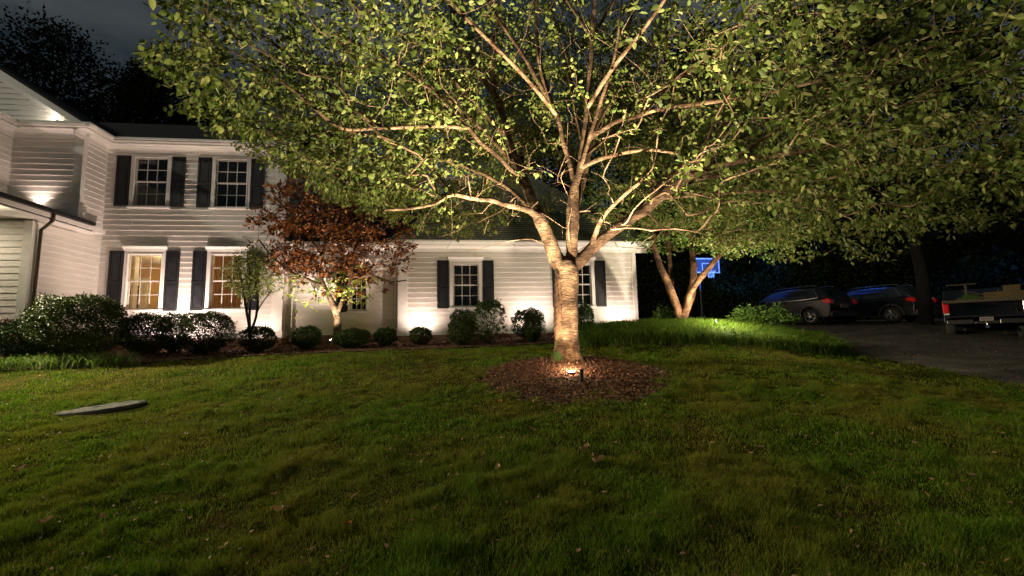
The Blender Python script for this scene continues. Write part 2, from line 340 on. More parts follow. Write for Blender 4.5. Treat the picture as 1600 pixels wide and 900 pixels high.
def leaves_on(P0, D0, per, spread, back=.35, down=.25, hor=.6):
    """leaf positions, directions and normals around twig ends"""
    n = len(P0); Pp = np.repeat(P0, per, 0); Dd = np.repeat(D0, per, 0); k = n*per
    t = rng.uniform(-back, .06, k)[:, None]; off = rand_unit(k)*(rng.uniform(0, 1, k)**.7*spread)[:, None]; off[:, 2] *= .38
    pos = Pp+Dd*t+off; d = unit(Dd*.5+off/np.maximum(spread, .01)*.9+rand_unit(k)*.45+np.array([0, 0, -down]))
    nr = unit(rand_unit(k)*(1-hor)+np.array([0, 0, hor])); return pos, d, nr

# ------------------------------------------------------------------ terrain
KY = [-30, -5, 0, 3, 7.3, 8.3, 10.3, 12, 13.5, 15, 16.2, 20, 30, 60, 200, 400]
KZ = [-2.2, -.5, -.15, 0, .48, .62, .88, 1.13, 1.25, 1.42, 1.55, 1.85, 2.3, 3.5, 8, 14]
TX, TY = 1.19, 10.3
def vnoise(X, Y, sc, seed=0):
    X = np.asarray(X, float)*sc+seed*17.3; Y = np.asarray(Y, float)*sc+seed*9.1; xi = np.floor(X); yi = np.floor(Y); fx = X-xi; fy = Y-yi; fx = fx*fx*(3-2*fx); fy = fy*fy*(3-2*fy)
    def hsh(a, b): v = np.sin(a*127.1+b*311.7+seed*74.7)*43758.5453; return v-np.floor(v)
    return (hsh(xi, yi)*(1-fx)+hsh(xi+1, yi)*fx)*(1-fy)+(hsh(xi, yi+1)*(1-fx)+hsh(xi+1, yi+1)*fx)*fy
def terr(X, Y):
    X = np.asarray(X, float); Y = np.asarray(Y, float); z = np.interp(Y, KY, KZ)
    z = z+.13*np.exp(-((X-TX)**2+(Y-TY+.4)**2)/2.2)
    z = z-.33*smooth(5, 9.5, X)*(1-smooth(12.5, 18, Y))
    z = z+.10*smooth(-7, -11, X)*smooth(8, 10.5, Y)*(1-smooth(12, 14, Y))
    z = z+.30*np.exp(-(((X-5.4)/3.6)**4+((Y-14.2)/1.5)**2))
    amp = smooth(26, 2, Y)
    z = z+amp*(.05*(vnoise(X, Y, .55, 1)-.5)+.022*(vnoise(X, Y, 1.7, 2)-.5))
    return z
def ground_at(px, py):
    d = ray(px, py); lo, hi = 1.5, 18
    for _ in range(40):
        mid = (lo+hi)/2; q = CAM+d*(mid/d[1])
        if q[2] > terr(q[0], q[1]): lo = mid
        else: hi = mid
    return CAM+d*(lo/d[1])
def in_poly(X, Y, poly):
    r = np.zeros(np.shape(X), bool); n = len(poly); j = n-1
    for i in range(n):
        xi, yi = poly[i]; xj, yj = poly[j]
        c = ((yi > Y) != (yj > Y)) & (X < (xj-xi)*(Y-yi)/((yj-yi)+1e-12)+xi); r ^= c; j = i
    return r
def sheet(name, xs, ys, m, poly=None, off=0.0, kind='structure', skip=None):
    X, Y = np.meshgrid(xs, ys); Z = terr(X, Y)+off; V = np.stack([X, Y, Z], -1).reshape(-1, 3); nx = len(xs); i, j = np.meshgrid(np.arange(nx-1), np.arange(len(ys)-1)); a = (j*nx+i).ravel()
    F = np.stack([a, a+1, a+nx+1, a+nx], 1); c = V[F].mean(1)
    if poly is not None: F = F[in_poly(c[:, 0], c[:, 1], poly)]
    used = np.unique(F); mp_ = np.zeros(len(V), int); mp_[used] = np.arange(len(used)); o = np_mesh(name, V[used], mp_[F], m, smooth_=True); o['kind'] = kind; return o
def hpoly(pts): return [tuple(hw(x, y, 0)[:2]) for x, y in pts]
xs = np.concatenate([np.linspace(-300, -32, 12), np.arange(-30, 30, .3), np.linspace(32, 300, 12)]); ys = np.concatenate([np.arange(-30, 0, 2), np.arange(0, 24, .2), np.linspace(24, 60, 14), np.linspace(75, 400, 8)])
sheet('ground', xs, ys, 'soil')
DRIVE = [(9.95, -12), (9.95, 6), (9.9, 9), (9.75, 11), (9.3, 12.4), (9.6, 13.4), (10.4, 14.8), (11.0, 16.5), (11.2, 18), (10.2, 20), (7.5, 22), (7.0, 34), (40, 34), (40, -12)]
sheet('driveway', np.arange(6, 40, .2), np.arange(-12, 34, .2), 'asphalt', DRIVE, .02)
BEDF = [(-19, -4.8), (-14, -4.6), (-12.4, -4.25), (-10.4, -4.2), (-9.6, -3.8), (-8.5, -3.25), (-7.4, -2.85), (-5.7, -2.6), (-4, -2.5), (-2, -2.4), (-.3, -2.3), (1.2, -2.5), (2.4, -2.9)]
BEDM = hpoly(BEDF+[(2.6, .2), (-19, .6)])
sheet('mulch_bed', np.arange(-22, 4, .12), np.arange(6, 17, .12), 'mulch', BEDM, .03)
RING = [(TX-.02+1.72*math.cos(t)*(1+.07*math.sin(3*t+1)+.03*math.sin(7*t)), TY-1.25+1.85*math.sin(t)*(1+.06*math.sin(4*t)+.03*math.sin(9*t))) for t in np.linspace(0, 2*math.pi, 40, endpoint=False)]
sheet('mulch_ring', np.arange(TX-2.6, TX+2.8, .08), np.arange(TY-3.3, TY+1.5, .08), 'mulch', RING, .022)
LONG = [(1.9, 12.75), (4, 12.55), (6.5, 12.3), (8.3, 12.1), (9.0, 12.25), (9.25, 12.9), (9.6, 14), (9.9, 15.2), (9.0, 16.5), (5, 16.5), (4.9, 15.9), (1.9, 15.5)]
BED2 = LONG
sheet('planting_bed', np.arange(1.6, 11, .15), np.arange(12, 17, .15), 'mulch', BED2, .012)

# ------------------------------------------------------------------ house
house = empty('white_house', tuple(HO), YAW, 'white clapboard two-storey house with dark shutters and a hip-roofed one-storey wing', 'house')
EXP = .178
def siding(fr, a0, a1, z0, z1, openings=(), name='wall', m='siding', slope=None, phase=0):
    """lapped boards, each bottom edge standing proud; slope: function z -> (a0, a1) for gables"""
    b = MB(fr); z = z0
    while z < z1-1e-4:
        zt = min(z+EXP, z1); zm = (z+zt)/2; lo, hi = (a0, a1) if slope is None else slope(zm)
        cuts = [(lo, hi)]
        for (o0, o1, p0, p1) in openings:
            if zm > p0 and zm < p1:
                nc = []
                for c0, c1 in cuts:
                    if o1 <= c0 or o0 >= c1: nc.append((c0, c1)); continue
                    if o0 > c0: nc.append((c0, o0))
                    if o1 < c1: nc.append((o1, c1))
                cuts = nc
        for c0, c1 in cuts:
            if c1-c0 < .01: continue
            b.face([(c0, .034, z), (c1, .034, z), (c1, .006, zt), (c0, .006, zt)]); b.face([(c0, .004, z), (c1, .004, z), (c1, .034, z), (c0, .034, z)])
            x = c0+rnd.uniform(.5, 4)                          # a butt joint now and then
            if c1-c0 > 3 and rnd.random() < .5: b.box(x, x+.006, .018, .0352, z+.002, zt-.03)
        z = zt
    # solid backing behind the boards
    if slope is None:
        xs_ = sorted(set([a0, a1]+[o for q in openings for o in q[:2]])); zs_ = sorted(set([z0, z1]+[o for q in openings for o in q[2:]]))
        for i in range(len(xs_)-1):
            for j in range(len(zs_)-1):
                xm = (xs_[i]+xs_[i+1])/2; zz = (zs_[j]+zs_[j+1])/2
                if any(q[0] < xm < q[1] and q[2] < zz < q[3] for q in openings): continue
                b.face([(xs_[i], .003, zs_[j]), (xs_[i+1], .003, zs_[j]), (xs_[i+1], .003, zs_[j+1]), (xs_[i], .003, zs_[j+1])])
    return b.build(name, m, house)
def window(fr, xc, w_, z0, z1, head=True, sill=True, depth=.09, glow=None, casing=.09):
    """double-hung six-over-six window; w_ = sash width, z0..z1 = sash height"""
    a0, a1 = xc-w_/2, xc+w_/2; c = casing
    b = MB(fr); b.box(a0-c, a0, -depth, .045, z0-.02, z1+c); b.box(a1, a1+c, -depth, .045, z0-.02, z1+c); b.box(a0, a1, -depth, .043, z1, z1+c)
    b.box(a0-.0, a0+.025, .0, .058, z0, z1); b.box(a1-.025, a1, .0, .058, z0, z1); b.box(a0+.025, a1-.025, 0, .057, z1-.025, z1)
    wn = b.build('window', 'trim', house)
    if head:
        h = MB(fr); h.prism([(.0, z1+c+.001), (.05, z1+c+.001), (.06, z1+c+.06), (.11, z1+c+.13), (.11, z1+c+.155), (.0, z1+c+.16)], 'x', a0-c-.05, a1+c+.05)
        h.build('head_trim', 'trim', wn)
    if sill: MB(fr).box(a0-c-.03, a1+c+.03, -.02, .085, z0-.075, z0-.022).build('window_sill', 'trim', wn)
    s = MB(fr); zm = (z0+z1)/2; r = .045
    for (p0, p1, nn) in ((zm-.02, z1-.026, -.02), (z0, zm+.02, -.055)):
        i0, i1 = a0+.026, a1-.026
        s.box(i0, i0+r, nn-.03, nn, p0, p1); s.box(i1-r, i1, nn-.03, nn, p0, p1); s.box(i0+r, i1-r, nn-.031, nn-.001, p0, p0+r); s.box(i0+r, i1-r, nn-.031, nn-.001, p1-r*.8, p1)
        gx0, gx1, gz0, gz1 = i0+r, i1-r, p0+r, p1-r*.8
        for k in (1, 2): x = gx0+(gx1-gx0)*k/3; s.box(x-.011, x+.011, nn-.026, nn-.004, gz0, gz1)
        z = (gz0+gz1)/2; s.box(gx0, gx1, nn-.025, nn-.005, z-.011, z+.011)
        g = MB(fr); g.face([(gx0, nn-.016, gz0), (gx1, nn-.016, gz0), (gx1, nn-.016, gz1), (gx0, nn-.016, gz1)]); g.build('pane', 'pane_glass', wn)
    s.build('sash', 'sash_paint', wn)
    return wn
def shutter(fr, a0, a1, z0, z1):
    b = MB(fr); r = .065; zm = z0+(z1-z0)*.47; y0, y1 = .030, .062
    b.box(a0, a0+r, y0, y1, z0, z1); b.box(a1-r, a1, y0, y1, z0, z1)
    for p, q in ((z0, z0+.09), (zm-.05, zm+.05), (z1-.07, z1)): b.box(a0+r, a1-r, y0, y1-.001, p, q)
    for p, q in ((z0+.09, zm-.05), (zm+.05, z1-.07)):
        b.box(a0+r, a1-r, y0, y0+.012, p, q)
        b.prism([(a0+r+.018, p+.018), (a1-r-.018, p+.018), (a1-r-.018, q-.018), (a0+r+.018, q-.018)], 'y', y0+.012, y0+.026)
    return b.build('shutter', 'shutter_paint', house)
def niche(fr, x0, x1, z0, z1, d=.9, m='night_room', curtain=None):
    b = MB(fr); b.face([(x0, -.1, z0), (x1, -.1, z0), (x1, -d, z0), (x0, -d, z0)]); b.face([(x0, -.1, z1), (x1, -.1, z1), (x1, -d, z1), (x0, -d, z1)])
    b.face([(x0, -.1, z0), (x0, -.1, z1), (x0, -d, z1), (x0, -d, z0)]); b.face([(x1, -.1, z0), (x1, -.1, z1), (x1, -d, z1), (x1, -d, z0)]); b.face([(x0, -d, z0), (x1, -d, z0), (x1, -d, z1), (x0, -d, z1)])
    o = b.build('dark_room', m, house)
    if curtain:
        V = []; n = 60; xs_ = np.linspace(x0+.05, x1-.05, n)
        for x in xs_:
            y = -.32+.03*math.sin(x*46)
            V += [tuple(fr(x, y, z0+.02)), tuple(fr(x, y, z0+(z1-z0)*curtain))]
        np_mesh('curtain', V, [(2*i, 2*i+2, 2*i+3, 2*i+1) for i in range(n-1)], 'room_curtain', house)
XS_ = -13.46
FM = Fr()                                  # main and garage front wall, outward = -y
Z0 = 1.93
# main block: windows
XW1, XW2 = -12.08, -9.56; UW = 1.06; UZ0, UZ1 = 6.14, 7.83; LZ0, LZ1 = 2.70, 4.53
op = []
for xc in (XW1, XW2):
    op += [(xc-UW/2-.06, xc+UW/2+.06, UZ0-.05, UZ1+.06), (xc-UW/2-.06, xc+UW/2+.06, LZ0-.05, LZ1+.06)]
siding(FM, -13.46, -7.97, Z0, 7.98, op)
for xc in (XW1, XW2):
    window(FM, xc, UW, UZ0, UZ1, head=False); window(FM, xc, UW, LZ0, LZ1)
    for s in (-1, 1):
        e = xc+s*(UW/2+.11); a, b_ = (e-.42, e) if s < 0 else (e, e+.42)
        shutter(FM, a, b_, UZ0-.02, 7.85); shutter(FM, a, b_, 2.63, 4.62)
    niche(FM, xc-UW/2-.05, xc+UW/2+.05, UZ0-.04, UZ1+.05, curtain=.42 if xc == XW1 else .75)
MB(FM).box(-8.10, -7.75, 0, .05, Z0+.002, 7.98).build('corner_board', 'trim', house)
MB(FM).box(-7.80, -7.755, -.36, .02, Z0, 7.98).build('corner_board', 'trim', house)
MB(FM).box(-13.46, -7.73, -.35, .05, 1.69, 1.93).build('base_board', 'trim', house)
MB(FM).box(-13.46, -7.76, -.35, .02, 1.2, 1.69).build('foundation', 'brick', house)
# main right flank above the low connector
FR_ = Fr((-7.75, 0, 0), (0, 1, 0), (1, 0, 0)); siding(FR_, .02, 8, Z0, 8.0)
def cornice(fr, a0, a1, z, over=.40, name='cornice', gut=True, g0=None, g1=None, f0=None, f1=None):
    """frieze board, crown, soffit, fascia; gutter as its own part"""
    q0 = a0 if f0 is None else f0; q1 = a1 if f1 is None else f1
    b = MB(fr); b.box(q0, q1, 0, .038, z-.02, z+.10); b.prism([(0, z+.10), (.06, z+.10), (.075, z+.14), (.13, z+.17), (.13, z+.185), (0, z+.185)], 'x', q0, q1)
    b.box(a0, a1, 0, over-.002, z+.186, z+.21); b.box(a0, a1, over-.03, over, z+.15, z+.186); b.box(a0, a1, over-.031, over, z+.212, z+.33)
    c = b.build(name, 'trim', house)
    if gut:
        g = MB(fr); g.prism([(over+.001, z+.20), (over+.07, z+.20), (over+.12, z+.27), (over+.12, z+.325), (over+.001, z+.325)], 'x', a0 if g0 is None else g0, a1 if g1 is None else g1)
        g.build('gutter', 'gutter_paint', house)
    return c
cornice(FM, XS_+.402, -7.35, 7.97, g0=XS_+.401, f0=XS_)
# left bump (upper floor stands 1 m forward), its flank, and the low front wing beneath
XS = -13.46; XB = -15.42
FS = Fr((XS, 0, 0), (0, 1, 0), (1, 0, 0))                       # flank, a = local y, outward = +x
siding(FS, -2.42, -.002, 1.93, 5.0); siding(FS, -.99, -.002, 5.0, 7.98)
MB(FS).box(-1.045, -.88, 0, .05, 5.30, 7.98).build('corner_board', 'trim', house)
MB(FS).box(-.02, .0, .0, .03, 1.93, 7.98).build('corner_bead', 'trim', house)
FB = Fr((0, -1.0, 0), (1, 0, 0), (0, -1, 0)); siding(FB, XB, XS-.18, 5.0, 7.98)
MB(FB).box(XS-.19, XS+.045, 0, .05, 5.3, 7.98).build('corner_board', 'trim', house)
FS2 = Fr((XB, 0, 0), (0, 1, 0), (1, 0, 0)); siding(FS2, -6, -1.0, 5.0, 7.98)
MB(FS2).box(-1.03, -1.001, 0, .03, 5.0, 7.98).build('corner_bead', 'trim', house)
FW = Fr((0, -2.42, 0), (1, 0, 0), (0, -1, 0)); siding(FW, -19, XS-.16, 1.93, 4.98)
MB(FW).box(XS-.17, XS+.045, 0, .05, 1.90, 4.98).build('corner_board', 'trim', house)
MB(FS).box(-2.42, -2.26, .0, .05, 1.90, 4.98).build('corner_board', 'trim', house)
MB(FW).box(-19, XS-.0, -2.3, .02, 1.2, 1.925).build('foundation', 'brick', house)
MB(FS).box(-2.3, -.0, -.1, .02, 1.2, 1.925).build('foundation', 'brick', house)
# cornices of the bump: front run and flank run
cornice(FB, XB+.402, XS+.0, 7.97, g1=XS+.401, f0=XB); cornice(FS, -1.40, -.0, 7.968, g0=-1.52, g1=-.401); cornice(FS2, -6, -1.0, 7.966, g1=-1.401)
# low wing roof: shallow, eave runs along the flank, overhangs
b = MB(); b.prism([(-19, 5.52), (XS+.42, 5.24), (XS+.42, 5.335), (-19, 5.62)], 'y', -6.5, -.85)
b.build('wing_roof', 'shingle', house)
b = MB(); b.box(XS+.385, XS+.415, -6.5, -.75, 5.08, 5.235); b.box(-19, XS+.384, -6.45, -.75, 5.02, 5.05); b.build('wing_soffit', 'trim', house)
MB().box(XS+.418, XS+.53, -6.5, -1.0, 5.20, 5.31).build('gutter', 'black_metal', house)
MB().box(XS+.02, XS+.35, -.75, -.35, 5.09, 5.20).build('eave_return', 'trim', house)
# downspout at the low wing corner and another by the connector
def downspout(pts, m='gutter_paint'):
    b = MB()
    for p, q in zip(pts[:-1], pts[1:]): b.cyl(p, q, .04, seg=8)
    return b.build('downspout', m, house, sm=True)
downspout([(XS+.44, -2.35, 5.2), (XS+.44, -2.35, 5.02), (XS+.12, -2.3, 4.75), (XS+.10, -2.3, 2.0)], 'bronze_metal')
downspout([(-7.55, .25, 5.0), (-7.55, .25, 1.55)])
downspout([(-4.08, .22, 4.7), (-4.08, .22, 1.6)])
# gable over the bump: face on y=-1, apex off to the left
GA = (-18.2, 11.55); GE = (XS+.10, 8.34)
MB(FB).face([(-20, .004, 8.30), (XS-.1, .004, 8.30), (GA[0], .004, GA[1]-.2), (-20, .004, GA[1]-.2)]).build('gable_backing', 'siding', house)
def gable_lim(z):
    t = (z-8.30)/(GA[1]-.35-8.30); return (-20, XS-.12+(GA[0]-(XS-.35))*t)
siding(FB, -20, XS, 8.30, 11.2, slope=gable_lim, name='gable')
b = MB(FB)
sl = (GA[1]-GE[1])/(GA[0]-GE[0])
def zr(x): return GE[1]+sl*(x-GE[0])
x0, x1 = GE[0]+.06, GA[0]
b.prism([(x0, zr(x0)-.28), (x1, zr(x1)-.28), (x1, zr(x1)-.03), (x0, zr(x0)-.10)], 'y', .0, .05); b.build('rake_frieze', 'trim', house)
b = MB(FB); b.prism([(x0, zr(x0)-.10), (x1, zr(x1)-.10), (x1, zr(x1)-.02), (x0, zr(x0)-.02)], 'y', .052, .34); b.build('rake_soffit', 'trim', house)
b = MB(FB); b.prism([(x0+.02, zr(x0)-.14), (x1, zr(x1)-.14), (x1, zr(x1)+.06), (x0+.02, zr(x0)+.06)], 'y', .342, .37); b.build('rake_board', 'trim', house)
b = MB(); b.prism([(x0+.12, zr(x0)-.0), (x1, zr(x1)+.065), (x1, zr(x1)+.15), (x0+.12, zr(x0)+.09)], 'y', -1.42, 5); b.build('bump_roof', 'shingle', house)
# main roof: ridge along x
b = MB(); b.prism([(-.50, 8.19), (-.50, 8.27), (4.6, 11.15), (9.8, 8.27), (9.8, 8.19), (4.6, 11.05)], 'x', -20, -7.35); b.build('main_roof', 'shingle', house)
b = MB(); b.face([(-7.75, 0, 8.0), (-7.75, 8, 8.0), (-7.75, 4.6, 10.9)]); b.build('gable', 'siding', house)
MB().box(-20, -7.78, 8.2, 8.3, 1.2, 8).build('rear_wall', 'siding', house)
# connector, set back
FC = Fr((0, .35, 0), (1, 0, 0), (0, -1, 0)); CX, CW, CZ0, CZ1 = -5.36, .60, 2.60, 4.2
siding(FC, -7.75, -3.96, 1.76, 4.9, [(CX-.36, CX+.36, CZ0-.05, CZ1+.06)])
window(FC, CX, CW, CZ0, CZ1, casing=.055); shutter(FC, -6.12, -5.725, 2.55, 4.3); niche(FC, CX-.35, CX+.35, CZ0-.04, CZ1+.05)
MB(FC).box(-7.75, -3.96, -.1, .015, 1.2, 1.755).build('foundation', 'brick', house)
MB(FC).box(-7.68, -7.50, 0, .05, 1.8, 4.9).build('corner_board', 'trim', house)
cornice(FC, -7.7, -4.0, 4.62, over=.35)
b = MB(); b.prism([(-.1, 4.93), (-.1, 5.0), (5, 8.0), (5, 7.9)], 'x', -7.76, -3.2); b.build('connector_roof', 'shingle', house)
# garage wing
G0, G1 = -3.96, 4.67; GZ = 4.62
GWN = [(-1.615, .97), (2.50, .97)]; gz0, gz1 = 2.66, 4.20
siding(FM, G0+.3, G1-.14, Z0, GZ, [(x-.55, x+.55, gz0-.05, gz1+.06) for x, _ in GWN])
for xc, w_ in GWN:
    window(FM, xc, w_, gz0, gz1); niche(FM, xc-.52, xc+.52, gz0-.04, gz1+.05, curtain=.55)
    e = w_/2+.115; shutter(FM, xc-e-.41, xc-e, 2.61, 4.31); shutter(FM, xc+e, xc+e+.39, 2.61, 4.31)
MB(FM).box(G0, G0+.31, 0, .05, Z0+.002, GZ).build('corner_board', 'trim', house)
MB(FM).box(G1-.15, G1, 0, .05, Z0+.002, GZ).build('corner_board', 'trim', house)
MB(FM).box(G0-.02, G0-.001, -.36, .04, Z0, GZ).build('corner_board', 'trim', house)
MB(FM).box(G0-.03, G1+.02, -.3, .05, 1.69, 1.93).build('base_board', 'trim', house)
MB(FM).box(G0, G1, -.3, .02, 1.1, 1.69).build('foundation', 'brick', house)
FG = Fr((G1, 0, 0), (0, 1, 0), (1, 0, 0)); siding(FG, .0, 8.6, Z0, GZ); MB(FG).box(0, 8.6, -.1, .02, 1.1, 1.93).build('foundation', 'brick', house)
cornice(FM, G0-.3, G1+.46, GZ); cornice(FG, .0, 9.0, GZ-.002, over=.46)
MB(FM).box(G0+.02, G1-.02, -8.6, -8.5, 1.2, 4.7).build('rear_wall', 'siding', house)
ex0, ex1, ey0, ey1, ez = G0-.36, G1+.58, -.50, 9.2, 4.94; rl = (ey1-ey0)/2; rz = ez+rl*.98
V = [(ex0, ey0, ez), (ex1, ey0, ez), (ex1, ey1, ez), (ex0, ey1, ez), (ex0+rl-.1, ey0+rl, rz), (ex1-rl+.1, ey0+rl, rz)]
if V[4][0] > V[5][0]: V[4], V[5] = V[5], V[4]
def roof_courses():
    """hip roof in shingle courses, each butt edge a few millimetres proud"""
    b = MB(); n = 46; top_l, top_r = V[4], V[5]
    def lerp(a, c, t): return tuple(a[i]+(c[i]-a[i])*t for i in range(3))
    for (c0, c1, e0, e1, nrm) in ((V[0], V[1], top_l, top_r, (0, -.7, .7)), (V[1], V[2], top_r, top_r, (.7, 0, .7)), (V[2], V[3], top_r, top_l, (0, .7, .7)), (V[3], V[0], top_l, top_l, (-.7, 0, .7))):
        for k in range(n):
            t0, t1 = k/n, (k+1)/n; A_, B_, C_, D_ = lerp(c0, e0, t0), lerp(c1, e1, t0), lerp(c1, e1, t1), lerp(c0, e0, t1); h = .012
            up = tuple(q*h for q in nrm); A2 = tuple(A_[i]+up[i] for i in range(3)); B2 = tuple(B_[i]+up[i] for i in range(3))
            b.face([A2, B2, C_, D_]); b.face([A_, B_, B2, A2])
    return b
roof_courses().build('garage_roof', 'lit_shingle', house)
MB().box(ex0+.02, ex1-.02, ey0+.02, ey1-.02, ez-.03, ez-.004).build('roof_deck', 'shingle', house)
# lit rooms on the lower floor of the main block
def lit_room():
    b = MB(FM); x0, x1, z0, z1, d = -16.6, -8.2, 1.9, 4.75, 3.6
    b.face([(x0, -d, z0), (x1, -d, z0), (x1, -d, z1), (x0, -d, z1)]); b.face([(x0, -.12, z0), (x0, -d, z0), (x0, -d, z1), (x0, -.12, z1)]); b.face([(x1, -.12, z0), (x1, -d, z0), (x1, -d, z1), (x1, -.12, z1)])
    b.face([(-16.6, -.12, z0), (-13.3, -.12, z0), (-13.3, -.12, z1), (-16.6, -.12, z1)])
    b.build('room_wall', 'room_wall', house)
    b = MB(FM); b.face([(x0, -.12, z1), (x1, -.12, z1), (x1, -d, z1), (x0, -d, z1)]); b.face([(x0, -.12, z0), (x1, -.12, z0), (x1, -d, z0), (x0, -d, z0)]); b.build('room_ceiling', 'room_white', house)
    # a glazed white interior door seen through the first window
    b = MB(FM); dx = -15.3
    b.box(dx, dx+.1, -3.58, -3.4, 1.92, 4.2); b.box(dx+1.1, dx+1.2, -3.58, -3.4, 1.92, 4.2); b.box(dx+.1, dx+1.1, -3.58, -3.4, 4.08, 4.2)
    b.box(dx+.1, dx+.26, -3.55, -3.45, 1.92, 4.08); b.box(dx+.94, dx+1.1, -3.55, -3.45, 1.92, 4.08); b.box(dx+.26, dx+.94, -3.55, -3.45, 3.9, 4.08)
    for z in (2.0, 2.6, 3.2, 3.75): b.box(dx+.26, dx+.94, -3.54, -3.46, z, z+.03)
    b.box(dx+.58, dx+.62, -3.535, -3.47, 1.95, 3.9); b.build('inner_door', 'room_white', house)
    MB(FM).box(dx+.26, dx+.94, -3.57, -3.555, 1.95, 3.9).build('inner_door_glass', 'room_dark', house)
    MB(FM).box(-12.62, -12.58, -.5, -.3, 2.7, 4.5).build('curtain', 'room_white', house)
    MB(FM).box(-13.2, -11.5, -3.5, -2.9, 1.92, 3.5).build('dim_block', 'room_dark', house)  # dark block added so the second window looks dim
    V = []; n = 60
    for x in np.linspace(-10.12, -9.0, n): y = -.30+.025*math.sin(x*50); V += [tuple(FM(x, y, 2.66)), tuple(FM(x, y, 4.6))]
    np_mesh('curtain', V, [(2*i, 2*i+2, 2*i+3, 2*i+1) for i in range(n-1)], 'dimming_voile', house)  # brown sheet added to dim the view through the second window
lit_room()
def lamp(kind, name, loc, energy, color, parent=None, size=.05, spot=None, blend=.6, aim=None, world=True):
    l = bpy.data.lights.new(name, kind); l.energy = energy; l.color = color
    if kind in ('POINT', 'SPOT'): l.shadow_soft_size = size
    if kind == 'SPOT': l.spot_size = math.radians(spot); l.spot_blend = blend
    if kind == 'AREA': l.size = size
    o = bpy.data.objects.new(name, l); scene.collection.objects.link(o); o.location = tuple(loc)
    if aim is not None: o.rotation_euler = (Vector(aim)-Vector(loc)).to_track_quat('-Z', 'Y').to_euler()
    if parent: o.parent = parent; o.matrix_parent_inverse = parent.matrix_basis.inverted() if False else Matrix.Identity(4)
    return o
WARM = (1.0, .745, .62)
lamp('POINT', 'room_light', hw(-12.2, 1.6, 4.3), 26, (1, .66, .33), size=.15); lamp('POINT', 'room_light', hw(-9.5, 1.8, 4.3), 7, (1, .6, .3), size=.15)

# ------------------------------------------------------------------ light fixtures
def uplight(loc, aim, energy, label, spot=110, color=WARM, blend=.8, head_h=.16, group='small uplights around the house', lens='lens_glow', size=.025, mat_='bronze_metal', spike=.12, bulb=1.0):
    t = empty('uplight', tuple(loc), 0, label, 'landscape light', group)
    a = Vector(aim)-Vector(loc); a.normalize(); h = Vector((0, 0, head_h))
    MB().cyl((0, 0, -.05), (0, 0, spike), .010, seg=8).build('stake', mat_, t, sm=True)
    hb = np.array(h)-np.array(a)*.06; hf = np.array(h)+np.array(a)*.05
    b = MB(); b.cyl(tuple(hb), tuple(hf), .032, .036, 14); b.cyl(tuple(np.array(h)-np.array(a)*.085), tuple(hb), .018, .032, 14); b.build('lamp_head', mat_, t, sm=False)
    b = MB(); lf = hf+np.array(a)*.001; b.cyl(tuple(lf), tuple(lf+np.array(a)*.003), .029*bulb, seg=14); b.build('lens', lens, t)
    lp = Vector(loc)+Vector(tuple(lf+np.array(a)*.02)); lamp('SPOT', 'uplight_beam', lp, energy, color, size=size, spot=spot, blend=blend, aim=lp+a)
    return t
def g3(x, y, dz=0): return np.array([x, y, float(terr(x, y))+dz])
def hg(x, y, dz=0.03):
    q = hw(x, y, 0); return np.array([q[0], q[1], float(terr(q[0], q[1]))+dz])
# wall washers
def wall_up(x, y, e, label, az=5.5, dx=0): p = hg(x, y); return uplight(p, hw(x+dx, .0, az-.6), e, label, spot=158, blend=1)
wall_up(-10.82, -.95, 290, 'bronze uplight between the two lower windows of the main block')
wall_up(-8.35, -.85, 45, 'bronze uplight behind the sapling at the corner board', az=4.5)
wall_up(-3.15, -.60, 58, 'bronze uplight glowing behind the small round shrub left of the wing window', az=5)
wall_up(.62, -.70, 88, 'bronze uplight behind the two joined round shrubs on the wing wall', az=5)
wall_up(3.95, -.60, 50, 'bronze uplight hidden in long grass near the right end of the wing', az=5)
# upper lamps on the bump
p = hw(-14.48, -1.22, 5.55); uplight(p, hw(-14.5, -1.0, 7.6), 20, 'small uplight on the low wing roof against the upper wall', spike=.05, head_h=.12)
p = hw(-14.05, -1.2, 8.36); uplight(p, hw(-15.2, -1.05, 9.1), 7, 'tiny floodlight tucked in the corner of the gable', spike=.03, head_h=.07, color=(1, .88, .75))
# unseen lamp added under the porch eave, filling the lawn and low wing wall
p = hw(-15.3, -3.6, 4.93)
t = empty('eave_fill', tuple(p), YAW, 'added unseen flat downlight under the eave of the low wing', 'ceiling light')
MB().cyl((0, 0, 0.05), (0, 0, .085), .11, .12, 20).build('housing', 'trim', t); MB().cyl((0, 0, .044), (0, 0, .05), .10, seg=20).build('lens', 'lens_glow', t)
lamp('SPOT', 'eave_fill_beam', p+np.array([0, 0, .02]), 8000, (1, .88, .56), size=.12, spot=84, blend=1, aim=p+np.array([12, -4.2, -3.9]))
lamp('SPOT', 'eave_fill_beam', p+np.array([0, 0, .02]), 40, (1, .86, .66), size=.1, spot=150, blend=.7, aim=hw(-15, -2.4, 2))
